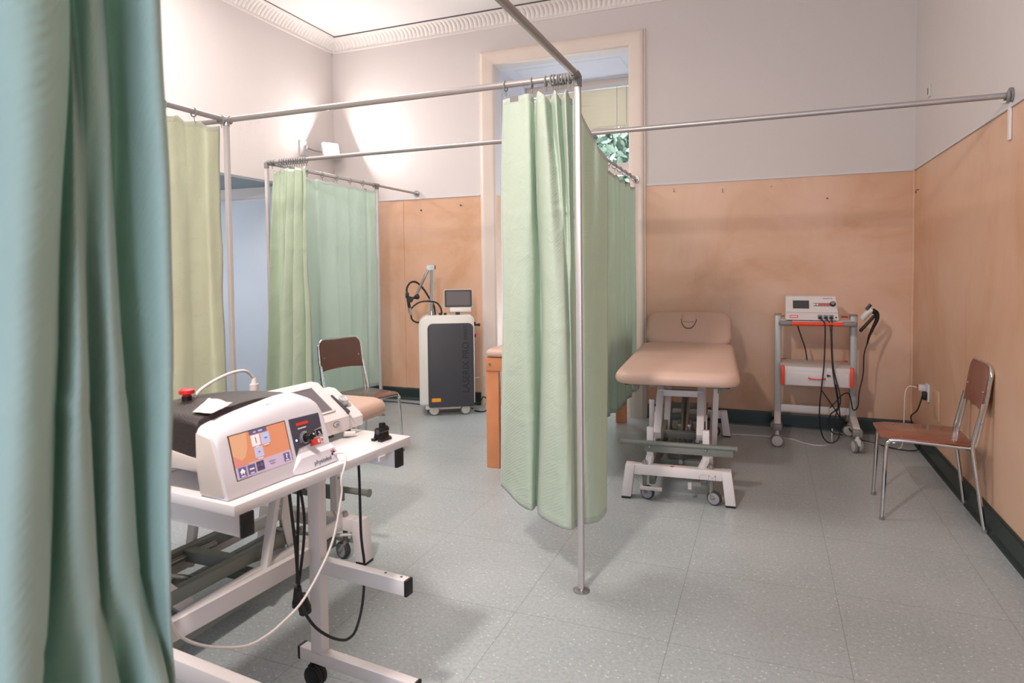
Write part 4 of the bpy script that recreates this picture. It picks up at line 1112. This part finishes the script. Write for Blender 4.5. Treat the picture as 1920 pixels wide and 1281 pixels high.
b = MB(); b.cyl((.04, 0, .945), (.04, 0, .975), .006); b.cyl((.025, 0, .975), (.06, 0, .98), .007); b.build('valve', 'chrome', lz)
b = MB(); b.cyl((.255, -.02, .845), (.305, -.03, .845), .010); b.sph((.315, -.03, .845), .016); b.box((.27, -.02, .862), (.03, .02, .02)); b.build('side_clip', 'black', lz)
b = MB(); b.cyl((.255, -.02, .735), (.285, -.03, .735), .012); b.build('key_switch', 'black', lz)
b = MB(); b.cyl((.275, -.045, .745), (.292, -.05, .745), .016); b.build('stop_button', 'redplastic', lz)
MB().cyl((.255, -.02, .33), (.31, -.02, .332), .005).build('side_hook', 'trim', lz)
cable('power_cable', 'black power cable looping on the floor right of the laser machine', [(-2.60, 5.67, .09), (-2.56, 5.66, .14), (-2.50, 5.64, .11), (-2.485, 5.62, .045), (-2.54, 5.60, .010), (-2.64, 5.62, .008)], .006, 'black')
cable('power_cable', 'black cable lying along the wall behind the laser machine and left chair', [(-3.95, 5.72, .006), (-3.55, 5.74, .006), (-3.2, 5.70, .006), (-2.98, 5.66, .006), (-2.7, 5.72, .006)], .005, 'black')

# ------------------------------------------------------------------ corner floodlight on the left wall
fl_ = thing('wall_lamp', 'lit square floodlight on a bracket arm in the left corner', 'lamp', (XL, 5.41, 2.64))
MB().box((.006, 0, 0), (.012, .12, .15), bev=.002).build('wall_plate', 'trim', fl_)
b = MB(); b.cyl((.02, .02, -.015), (.02, .02, .03), .012); b.tube([(.02, .02, .01), (.06, .10, -.01), (.10, .20, -.015)], .007, sm=3); b.cyl((.02, .0, -.07), (.02, .0, -.02), .005); b.build('arm', 'steel', fl_)
ln = Vector((.777, -.509, .371)).normalized()
hq = ln.to_track_quat('Z', 'Y').to_matrix().to_4x4()
Hc = Vector((-4.285, 5.66, 2.66))
hl = Hc-Vector((XL, 5.41, 2.64))
b = MB(); b.prism(rrect(.19, .17, .02), T(*hl) @ hq @ T(0, 0, -.05), .05, bev=.004); hd_ = b.build('lamp_head', 'trim', fl_)
MB().prism(rrect(.165, .145, .015), T(*hl) @ hq @ T(0, 0, .0005), .002).build('lamp_glass', 'lampglow', hd_)

# ------------------------------------------------------------------ foreground device table (local x = along the front edge, local y = away from the viewer side)
TRZ = radians(84.7); TA = (-1.093, 1.07, 0)
tb = thing('device_table', 'white wheeled device table with black bar ends in the left foreground', 'table', TA, TRZ)
TZ = .865
b = MB(); b.box((.327, .225, TZ-.0125), (.655, .46, .025), bev=.0025); b.build('tabletop', 'tabletop', tb)
ub = MB()
capb = MB(); pst = []
for u_ in (.035, .597):
    tag_ = 'support_frame'
    f = MB()
    f.box((u_, .225, TZ-.053), (.032, .45, .053), bev=.002)            # arm under the top
    f.box((u_, .335, .48), (.036, .048, .72), bev=.003)               # post
    f.box((u_, .15, .418), (.032, .35, .048), bev=.003)               # shelf arm
    f.box((u_, .18, .108), (.036, .46, .042), bev=.003)               # foot
    f.build('side_frame', 'whitemetal', tb)
    capb = MB()
    capb.box((u_, -.002, TZ-.053), (.034, .010, .055), bev=.002); capb.box((u_, -.028, .418), (.034, .010, .050), bev=.002)
    capb.box((u_, -.053, .108), (.038, .010, .044), bev=.002); capb.box((u_, .413, .108), (.038, .010, .044), bev=.002)
    build_each(capb, 'end_cap', 'black', tb)
    for v_ in (.37, .0):
        c = MB(); c.cyl((u_, v_, .07), (u_, v_, .09), .008); c.box((u_, v_, .058), (.02, .03, .02), bev=.004)
        cc_ = c.build('caster', 'black', tb)
        for s in (-1, 1): wheel(cc_, (u_+.010*s, v_-.012, .036), (1, .25*0, 0), .036, .018, 'black', 'blackgloss')
b = MB(); b.box((.316, .36, .445), (.53, .022, .055), bev=.002); b.build('back_rail', 'whitemetal', tb)
b = MB(); b.box((.51, .0, TZ-.030), (.03, .02, .012)); b.build('clip', 'trim', tb)
b = MB(); b.cyl((.60, .06, .4425), (.60, .06, .4432), .004); b.cyl((.60, -.0, .4425), (.60, -.0, .4432), .004)
b.box((.617, .32, .74), (.006, .01, .018)); b.box((.617, .32, .70), (.006, .01, .02)); b.box((.617, .345, .62), (.006, .008, .05)); b.build('screw_hole', 'darkgrey', tb)

def tl(u_, v_, z_=0): # table local -> world
    c, s = cos(TRZ), sin(TRZ)
    return (TA[0]+c*u_-s*v_, TA[1]+s*u_+c*v_, TZ+z_)
def tthing(name, label, cat): return thing(name, label, cat, (TA[0], TA[1], TZ), TRZ)

# --- laser therapy unit with colour touch screen
d1 = tthing('therapy_device', 'white laser therapy device with orange touch screen and charcoal cover', 'medical device')
SLA = math.atan(.27)
def hood_h(u_):
    k = (u_-.015)/.33
    tabh = ((.0, .150), (.03, .158), (.08, .168), (.16, .178), (.227, .185), (.282, .187), (.315, .180), (.338, .168), (.36, .155))
    for (a0, h0), (a1, h1) in zip(tabh, tabh[1:]):
        if a0 <= u_ <= a1: h = h0+(h1-h0)*(u_-a0)/(a1-a0)
    e = min(u_-.012, .349-u_)
    if e < .016: h -= .020*(1-math.sqrt(max(0, 1-(1-e/.016)**2)))
    return h
secs = []
us = [.012, .0125, .0145, .018, .024, .034, .05, .08, .12, .16, .20, .24, .28, .31, .325, .335, .341, .3455, .348, .349]
for u_ in us:
    h = hood_h(u_)
    fs = lambda z: .029+.27*z
    sec = [(fs(.0), .002), (fs(.004)-.002, .006), (fs(h*.4), h*.4), (fs(h*.80), h*.80), (fs(h*.88)+.002, h*.88), (fs(h*.95)+.009, h*.955), (fs(h)+.020, h*.99), (.132, h+.004), (.132, .085), (.118, .07), (.110, .002)]
    secs.append([Vector((u_, v_, z_)) for v_, z_ in sec])
b = MB(); b.loft(secs); b.build('front_hood', 'devwhite', d1, ang=35)
# side cheeks (warmer cream plastic) and rear skirt
for u_, sgn in ((.012, -1), (.349, 1)):
    b = MB()
    poly = [(.040, .012), (.105, .004), (.118, .006), (.128, .06), (.24, .088-.035), (.40, .05), (.40, .10), (.24, .098), (.128, .085), (.128, .146), (.080, .137)]
    b.prism(poly, T(u_-.003 if sgn < 0 else u_-.001, 0, 0) @ R(radians(90), 0, radians(90)), .004, bev=.001)
    b.build('side_cheek', 'devcream', d1, ang=25)
b = MB(); b.box((.18, .265, .075), (.33, .27, .05), bev=.006); b.box((.18, .37, .03), (.2, .05, .06), bev=.006); b.build('rear_skirt', 'devcream', d1)
secs = []
for v_, dz in ((.130, -.006), (.134, .0), (.20, .004), (.30, .0), (.38, -.012), (.405, -.035)):
    prof_ = []
    for k in range(13):
        a = pi*k/12
        x = .1805-.168*cos(a) if False else None
    L_, R_, zb = .013, .348, .088
    rr2 = .035
    pts = [(L_, zb)]
    for k in range(7):
        a = pi-(pi/2)*k/6; pts.append((L_+rr2+rr2*cos(a), .158+dz+rr2*.55*sin(a)))
    for k in range(1, 6): pts.append((L_+rr2+(R_-L_-2*rr2)*k/6, .178+dz+.014*sin(pi*k/6)))
    for k in range(7):
        a = pi/2-(pi/2)*k/6; pts.append((R_-rr2+rr2*cos(a), .158+dz+rr2*.55*sin(a)))
    pts.append((R_, zb))
    secs.append([Vector((x_, v_, z_)) for x_, z_ in pts])
b = MB(); b.loft(secs); b.build('rear_cover', 'devdark', d1, ang=45)
def ff(u_, s_, off=.0): # front face placement: origin at (u,s), local X=u, local Y=up the face, Z=outward
    return T(0, .029-.0005, 0) @ T(u_, sin(SLA)*s_, cos(SLA)*s_) @ R(radians(90)-SLA, 0, 0) @ T(0, 0, off)
def facebox(u0, u1, s0, s1, t, mat, name, parent, off=.0, bev=0):
    o = MB().box((0, 0, 0), (u1-u0, s1-s0, t), bev=bev).build(name, mat, parent, smooth=False)
    o.matrix_local = ff((u0+u1)/2, (s0+s1)/2, off); return o
scr = facebox(.044, .215, .036, .142, .004, 'black', 'screen', d1, -.0012)
def scr_poly(pts, mat, name, off):
    b = MB(); b.prism(pts, Matrix(), .0003); o = b.build(name, mat, scr, smooth=False)
    o.matrix_parent_inverse = Matrix(); 
    o.matrix_local = ff(.1295, .089, -.0012).inverted() @ ff(0, 0, off); return o
scr_poly([(.046, .066), (.2125, .066), (.2125, .140), (.046, .140)], 'scr_orange', 'background', .0010)
scr_poly([(.046, .078), (.062, .075), (.08, .084), (.09, .104), (.094, .14), (.046, .14)], 'scr_peach', 'background_arc', .0014)
scr_poly([(.046, .066), (.085, .066), (.072, .074), (.058, .086), (.046, .094)], 'scr_pink', 'background_arc', .0017)
scr_poly([(.046, .038), (.2125, .038), (.2125, .068), (.046, .068)], 'scr_lilac', 'menu_bar', .0014)
ic = scr_poly([(.101, .130), (.154, .130), (.154, .140), (.101, .140)], 'scr_slate', 'title_tab', .0014)
for (x0, x1, y0, y1, mt, nm) in ((.104, .128, .102, .128, 'scr_white', 'menu_icon'), (.132, .158, .101, .128, 'scr_blue', 'menu_icon'), (.107, .132, .074, .099, 'scr_blue', 'menu_icon'),
                                 (.052, .074, .041, .064, 'scr_slate', 'home_button'), (.078, .100, .042, .064, 'scr_slate', 'back_button'), (.104, .126, .043, .065, 'scr_dark', 'play_button'), (.187, .206, .043, .064, 'scr_slate', 'help_button'),
                                 (.115, .1175, .108, .123, 'redpaint', 'thermometer'), (.112, .122, .0985, .1005, 'scr_white', 'caption_line'), (.137, .153, .0975, .0995, 'scr_white', 'caption_line'), (.112, .128, .070, .072, 'scr_white', 'caption_line'),
                                 (.142, .150, .113, .116, 'scr_slate', 'icon_mark'), (.117, .122, .085, .088, 'redpaint', 'icon_mark'), (.113, .121, .133, .136, 'scr_blue', 'title_word'), (.128, .140, .133, .137, 'scr_blue', 'title_word'),
                                 (.083, .096, .052, .055, 'scr_white', 'icon_mark'), (.057, .069, .0425, .0445, 'scr_white', 'caption_line'), (.084, .094, .0435, .0455, 'scr_white', 'caption_line'), (.108, .122, .0455, .047, 'scr_slate', 'caption_line'), (.191, .202, .045, .047, 'scr_white', 'caption_line'),
                                 (.115, .122, .052, .060, 'scr_slate', 'icon_mark'), (.140, .160, .056, .0573, 'scr_slate', 'text_line'), (.143, .158, .050, .0513, 'scr_slate', 'text_line')):
    scr_poly([(x0, y0), (x1, y0), (x1, y1), (x0, y1)], mt, nm, .0018 if (x1-x0)*(y1-y0) > 2e-4 else .0023)
scr_poly([(.055, .053), (.058, .053), (.058, .048), (.061, .048), (.061, .051), (.065, .051), (.065, .048), (.068, .048), (.068, .053), (.071, .053), (.063, .061)], 'scr_white', 'home_icon', .0023)
scr_poly([(.107, .052), (.113, .056), (.107, .060)], 'scr_slate', 'icon_mark', .0023)
text_mesh('?', .016, 'question_mark', 'scr_white', scr, ff(.1295, .089, -.0012).inverted() @ ff(.1965, .0545, .0024), depth=.0002, thin=.0004)
# slate control panel
b = MB(); b.prism([(.227, .141), (.331, .138), (.331, .100), (.304, .097), (.286, .066), (.240, .063), (.227, .045)][::-1], Matrix(), .0015); pn = b.build('control_panel', 'panel_navy', d1, smooth=False); pn.matrix_local = ff(0, 0, 0)
def pchild(o): o.matrix_local = ff(0, 0, 0).inverted() @ o.matrix_local; return o
def pbox(u0, u1, s0, s1, mat, name, off=.0018, par=None):
    o = MB().box(((u0+u1)/2, (s0+s1)/2, off), (u1-u0, s1-s0, .0012)).build(name, mat, par or pn, smooth=False); return o
rg = MB(); rg.lathe([(.0145, 0), (.0145, .003), (.012, .005), (.011, .003), (.011, 0)], T(.267, .084, .001)); rg.build('knob_ring', 'steel', pn)
MB().lathe([(.0112, 0), (.0112, .004), (.0098, .010), (.0094, .022), (.008, .024), (0, .024)], T(.267, .084, .002)).build('knob', 'blackgloss', pn)
b = MB()
for k in range(9):
    a = radians(60+k*18); b.box((.267+.0165*cos(a), .084+.0165*sin(a), .0018), (.003, .0012, .001), R(0, 0, a))
b.build('dial_tick', 'whiteprint', pn)
MB().sph((.238, .084, .0018), .0028, (1, 1, .4)).build('led', 'led', pn)
pbox(.247, .288, .119, .123, 'redpaint', 'red_word_stroke')
b = MB()
for k in range(8): b.box((.2495+k*.0052, .1225, .0018), (.0036, .0085, .0010))
b.build('red_word', 'redpaint', pn)
pbox(.250, .278, .110, .113, 'whiteprint', 'white_word_line')
b = MB(); b.prism([(.290, .078), (.305, .078), (.305, .094), (.299, .094)][::-1], T(0, 0, .0), .002); b.prism([(.309, .079), (.329, .079), (.329, .095), (.309, .095)][::-1], Matrix(), .002); kb = b.build('key_dark', 'text_dark', pn, smooth=False)
b = MB(); b.prism([(.280, .058), (.317, .058), (.317, .074), (.289, .074)][::-1], Matrix(), .002); b.build('key_red', 'redpaint', pn, smooth=False)
b = MB(); b.box((.323, .066, .001), (.008, .014, .002)); b.build('key_white', 'whiteprint', pn)
b = MB(); b.prism([(.320, .062), (.327, .067), (.320, .071)], T(0, 0, .0021), .0006); b.build('play_triangle', 'redpaint', pn)
b = MB(); b.box((.311, .066, .0024), (.006, .010, .0008)); b.sph((.299, .087, .002), .003, (1, 1, .3)); b.box((.319, .087, .0024), (.007, .003, .0008), R(0, 0, -.8)); b.box((.320, .0815, .0024), (.010, .0015, .0008)); b.build('key_icon', 'whiteprint', pn)
# chin with brand name
b = MB()
cs = []
for u_, k in ((.205, .0), (.232, 1), (.352, 1), (.359, .7)):
    y0 = .029
    cs.append([Vector((u_, y0-.010*k, .003)), Vector((u_, y0-.008*k, .006)), Vector((u_, y0-.001*k, .038*max(k, .3))), Vector((u_, y0+.010, .047*max(k, .3))), Vector((u_, y0+.024, .047*max(k, .3))), Vector((u_, y0+.024, .003))])
b.loft(cs); b.build('chin', 'devwhite', d1, ang=30)
text_mesh('physioled', .0165, 'lettering', 'text_navy', d1, T(.303, .0226, .0165) @ R(radians(78), 0, 0), depth=.0003, thin=-.0002)
b = MB()
for (x, z, r_) in ((.3405, .0235, .0038), (.3472, .0270, .0030), (.3380, .0312, .0016)): b.cyl((x, .0275, z), (x, .0222+.21*(z-.016), z), r_)
b.build('logo_dot_dark', 'text_navy', d1)
b = MB()
for (x, z, r_) in ((.3435, .0290, .0026), (.3445, .0335, .0017)): b.cyl((x, .0285, z), (x, .0221+.21*(z-.016), z), r_)
b.build('logo_dot_red', 'redplastic', d1)
b = MB(); b.box((.19, .1, .1905), (.016, .012, .001)); b.build('emblem', 'devcream', d1)
# emergency stop and cable with plug at the back
b = MB(); b.cyl((.115, .30, .17), (.115, .30, .199), .012); b.build('stop_base', 'black', d1)
MB().lathe([(.010, .197), (.010, .203), (.019, .206), (.019, .214), (.015, .217), (0, .217)], T(.115, .30, 0)).build('stop_button', 'redplastic', d1)
MB().tube([(.135, .30, .190), (.155, .30, .208), (.194, .30, .224), (.24, .30, .236), (.28, .30, .239), (.305, .30, .233), (.322, .30, .216), (.327, .30, .204)], .0042, seg=8).build('cable', 'whitecable', d1)
b = MB(); b.cyl((.327, .30, .150), (.327, .30, .195), .0125); b.cyl((.327, .30, .195), (.327, .30, .212), .009, .006); b.box((.335, .31, .165), (.012, .016, .04), bev=.003); b.build('cable_plug', 'whitecable', d1)
# paper sheet lying over the cover
pp = MB()
n = 8; g_ = []
for i in range(n+1):
    row = []
    for j in range(n+1):
        a = i/n; c = j/n
        p = Vector((.040, .178, 0)).lerp(Vector((.128, .232, 0)), a); q = Vector((.046, .120, 0)).lerp(Vector((.112, .128, 0)), a)
        w_ = p.lerp(q, c)
        e = w_.x-.013; zz = .158+.035*.55*math.sqrt(max(0, 1-(1-min(e, .035)/.035)**2)) + (.014*sin(pi*max(0, (w_.x-.048))/.265) if w_.x > .048 else 0)+.0075
        zz += .004*abs(sin(i*1.9+j*.6))*(1 if i > n-2 else .25)
        row.append(pp.bm.verts.new((w_.x, w_.y, zz)))
    g_.append(row)
for i in range(n):
    for j in range(n): pp.bm.faces.new((g_[i][j], g_[i+1][j], g_[i+1][j+1], g_[i][j+1]))
pap = pp.build('paper_sheet', 'paper'); pap.location = (TA[0], TA[1], TZ); pap.rotation_euler = (0, 0, TRZ)
so = pap.modifiers.new('s', 'SOLIDIFY'); so.thickness = .0012
tag(pap, 'creased white paper slip lying on the charcoal cover of the laser therapy device', 'paper')

# --- second device behind: sloped white console with recessed screen and silver knob
d2 = tthing('therapy_device', 'white sloped therapy console with grey screen and silver knob, right of the orange screen device', 'medical device')
def d2prof(v0, zf, zb, L=.20):
    return [(v0, .022), (v0, zf), (v0+.012, zf+.012), (v0+L*.62, zb), (v0+L*.78, zb+.002), (v0+L, zb-.03), (v0+L, .03)]
b = MB()
b.loft([[Vector((u_, v_, z_)) for v_, z_ in d2prof(.168, .065, .158)] for u_ in (.375, .572)]); b.build('console_body', 'whitemetal', d2, ang=25)
b = MB()
b.loft([[Vector((u_, v_, z_)) for v_, z_ in d2prof(.172, .052, .130, .18)] for u_ in (.5725, .640)]); b.build('knob_housing', 'whitemetal', d2, ang=25)
b = MB(); b.box((.5725, .215, .080), (.006, .085, .05), R(radians(32), 0, 0)); b.build('slot', 'darkgrey', d2)
sl2 = math.atan2(.158-.077, .124-.012)
def f2(u_, s_, off=0): return T(u_, .180, .077) @ R(sl2, 0, 0) @ T(0, s_, off)
o = MB().box((0, 0, 0), (.122, .104, .004)).build('screen', 'screen_grey', d2); o.matrix_local = f2(.466, .068, .0005)
b = MB()
for (x, y, w_, h_) in ((0, .055, .134, .006), (0, -.055, .134, .006), (.064, 0, .006, .116), (-.064, 0, .006, .116)): b.box((x, y, 0), (w_, h_, .006), bev=.001)
o = b.build('screen_rim', 'whitemetal', d2); o.matrix_local = f2(.466, .068, .002)
o = MB().lathe([(.0185, 0), (.0185, .003), (.0150, .0035), (.0150, .006), (.0165, .007), (.0165, .017), (.0155, .0185), (.009, .0185), (.008, .0175), (0, .0175)], seg=32).build('knob', 'silver', d2, ang=30)
o.matrix_local = T(.606, .226, .094) @ R(sl2*.8, 0, 0)
o = MB().lathe([(.0195, 0), (.0195, .003), (0, .003)]).build('knob_base', 'darkgrey', d2); o.matrix_local = T(.606, .226, .0925) @ R(sl2*.8, 0, 0)
b = MB(); b.prism([(.012*cos(a)*1.2, .0085*sin(a)) for a in [2*pi*k/16 for k in range(16)]], T(.515, .1675, .050) @ R(radians(90), 0, 0), .002); lg = b.build('badge', 'greyplastic', d2)
MB().prism([(.010*cos(a)*1.2, .0062*sin(a)) for a in [2*pi*k/16 for k in range(16)]], T(.515, .1655, .050) @ R(radians(90), 0, 0), .0012).build('badge_face', 'whiteprint', lg)
b = MB(); b.box((.515, .1637, .052), (.014, .0006, .0014)); b.box((.515, .1637, .048), (.014, .0006, .0014)); b.build('badge_line', 'darkgrey', lg)
b = MB()
for x in (.40, .60): 
    for y in (.20, .33): b.cyl((x, y, 0), (x, y, .030), .010)
b.box((.45, .19, .018), (.12, .03, .012)); b.build('foot', 'black', d2)
b = MB(); b.cyl((.545, .166, .014), (.575, .150, .010), .008); b.cyl((.52, .19, .02), (.60, .19, .02), .006); b.build('front_plug', 'whitecable', d2)

# --- black clamp holder on the table corner
bh = thing('clamp_holder', 'small black plastic holder standing on the right corner of the device table', 'holder', tl(.581, .050), TRZ)
b = MB()
b.prism([(-.026, -.020), (.018, -.024), (.030, -.012), (.030, .016), (.016, .022), (-.026, .020), (-.026, .006), (-.014, .006), (-.014, -.006), (-.026, -.006)], T(0, 0, 0), .0075, bev=.001)
b.build('base', 'black', bh)
b = MB(); b.loft([[Vector((x*k, y*k+(0), z)) for x, y in ((-.018, -.014), (.020, -.014), (.020, .016), (-.018, .016))] for z, k in ((.007, 1), (.030, .82), (.036, .7))])
b.cyl((-.022, -.002, .030), (.020, -.002, .030), .0115); b.cyl((.004, 0, .030), (.004, 0, .050), .011); b.cyl((.004, 0, .048), (.004, 0, .053), .0085); b.box((.016, .008, .026), (.012, .022, .034), bev=.003)
b.build('body', 'blackgloss', bh)
MB().cyl((-.0228, -.002, .030), (-.0215, -.002, .030), .007).build('bore', 'darkgrey', bh)

# --- cables of the table
cable('cable', 'white cable drooping in a long loop in front of the device table', [tl(.345, .03, .022), tl(.350, -.010, .026), tl(.330, -.028, .005), tl(.313, -.030, -.03), tl(.311, -.03, -.075), tl(.278, -.03, -.174), tl(.228, -.03, -.237), tl(.164, -.03, -.288), tl(.10, -.03, -.308), tl(.057, -.03, -.314), tl(-.002, -.03, -.307), tl(-.082, -.03, -.266), tl(-.142, -.03, -.219), tl(-.172, -.03, -.172), tl(-.19, -.02, -.08)], .0029, 'whitecable')
cable('power_cable', 'black power cable hanging in a loop right of the device table post', [tl(.645, .22, -.028), tl(.648, .20, -.112), tl(.653, .20, -.343), tl(.666, .20, -.455), tl(.654, .20, -.574), tl(.62, .20, -.646), tl(.585, .20, -.658), tl(.55, .20, -.645), tl(.492, .20, -.601), tl(.455, .22, -.555), tl(.44, .25, -.50), tl(.462, .29, -.47)], .0045, 'black')
cable('cable', 'straight black cable left of the cable bundle under the device table', [tl(.44, .30, -.03), tl(.447, .30, -.151), tl(.467, .30, -.331), tl(.474, .30, -.45)], .0050, 'black')
cable('cable', 'black cable of the bundle next to the device table post, left strand', [tl(.480, .30, -.03), tl(.484, .30, -.155), tl(.478, .30, -.29), tl(.470, .30, -.45)], .0045, 'black')
cable('cable', 'black cable of the bundle next to the device table post, bulging right strand', [tl(.498, .30, -.03), tl(.490, .30, -.13), tl(.506, .30, -.25), tl(.500, .30, -.34), tl(.476, .30, -.46)], .0045, 'black')
pg = thing('power_plug', 'black power plugs dangling at the end of the cable bundle below the device table', 'plug', tl(.472, .30, -.46))
b = MB(); b.cyl((0, 0, -.0), (0, 0, -.045), .011, .016); b.cyl((0, 0, -.045), (0, 0, -.062), .018); b.build('plug_body', 'black', pg)
b = MB(); b.cyl((.006, .010, -.03), (.010, .018, -.075), .014, .020); b.cyl((.010, .018, -.075), (.011, .020, -.09), .019); b.build('plug_body', 'black', pg)
b = MB()
for s in (-1, 1): b.cyl((.011+s*.009, .02, -.09), (.011+s*.009, .02, -.108), .0024)
b.build('prong', 'chrome', pg)

# ------------------------------------------------------------------ lights
def area(name, loc, direction, size, power, col, sizey=None, spread=None):
    l = bpy.data.lights.new(name, 'AREA'); l.energy = power; l.color = s2l(col) if max(col) > 1 else col
    l.size = size
    if sizey: l.shape = 'RECTANGLE'; l.size_y = sizey
    if spread: l.spread = spread
    o = bpy.data.objects.new(name, l); COL.objects.link(o); o.location = loc
    o.rotation_euler = Vector(direction).to_track_quat('-Z', 'Y').to_euler()
    return o
area('corner_flood', Hc+ln*.012, ln, .15, 26, (255, 246, 242))
area('room_flood', (-1.05, .35, 2.85), (-.25, .8, -.30), .20, 74, (255, 240, 234))
area('front_window', (.45, -2.1, 1.4), (-.15, 1, -.30), 1.2, 80, (216, 230, 255), 1.8)
area('ceiling_fill', (-3.1, 3.0, 3.75), (-.15, 0, -1), 1.5, 84, (255, 243, 240), 1.5)  # added soft fill to lift the left side, not an actual lamp
area('side_room_fill', (-6.1, 4.0, 1.4), (1, .3, 0), 1.2, 24, (240, 244, 255), 1.6)  # added light to brighten the side room, no window behind it
w = bpy.data.worlds.new('World'); SC.world = w; w.use_nodes = True
bg = w.node_tree.nodes['Background']
bg.inputs[0].default_value = (.84, .91, 1, 1); bg.inputs[1].default_value = 8.5
sun = bpy.data.lights.new('sun', 'SUN'); sun.energy = 4; sun.angle = .02; sun.color = (1, .96, .9)
so = bpy.data.objects.new('sun', sun); COL.objects.link(so); so.rotation_euler = Vector((.4, .9, -1.3)).to_track_quat('-Z', 'Y').to_euler()

# ------------------------------------------------------------------ camera
cam = bpy.data.cameras.new('Camera'); co = bpy.data.objects.new('Camera', cam); COL.objects.link(co)
cam.sensor_width = 36; cam.lens = 1206.818/1920*36; cam.shift_y = (551.751-640.5)/1920
F_ = Vector((-.36916892, .92852523, -.039436)); R_ = Vector((.92935393, .36901332, -.01142121)); U_ = Vector((-.00394753, .04086636, .99915682))
m = Matrix((R_, U_, -F_)).transposed().to_4x4(); m.translation = Vector((0, 0, 1.38))
co.matrix_world = m; cam.clip_start = .05
cam.dof.use_dof = True; cam.dof.focus_distance = 3.0; cam.dof.aperture_fstop = 4.5
SC.camera = co
SC.view_settings.view_transform = 'Standard'; SC.view_settings.look = 'None'; SC.view_settings.gamma = 1
SC.view_settings.exposure = .04
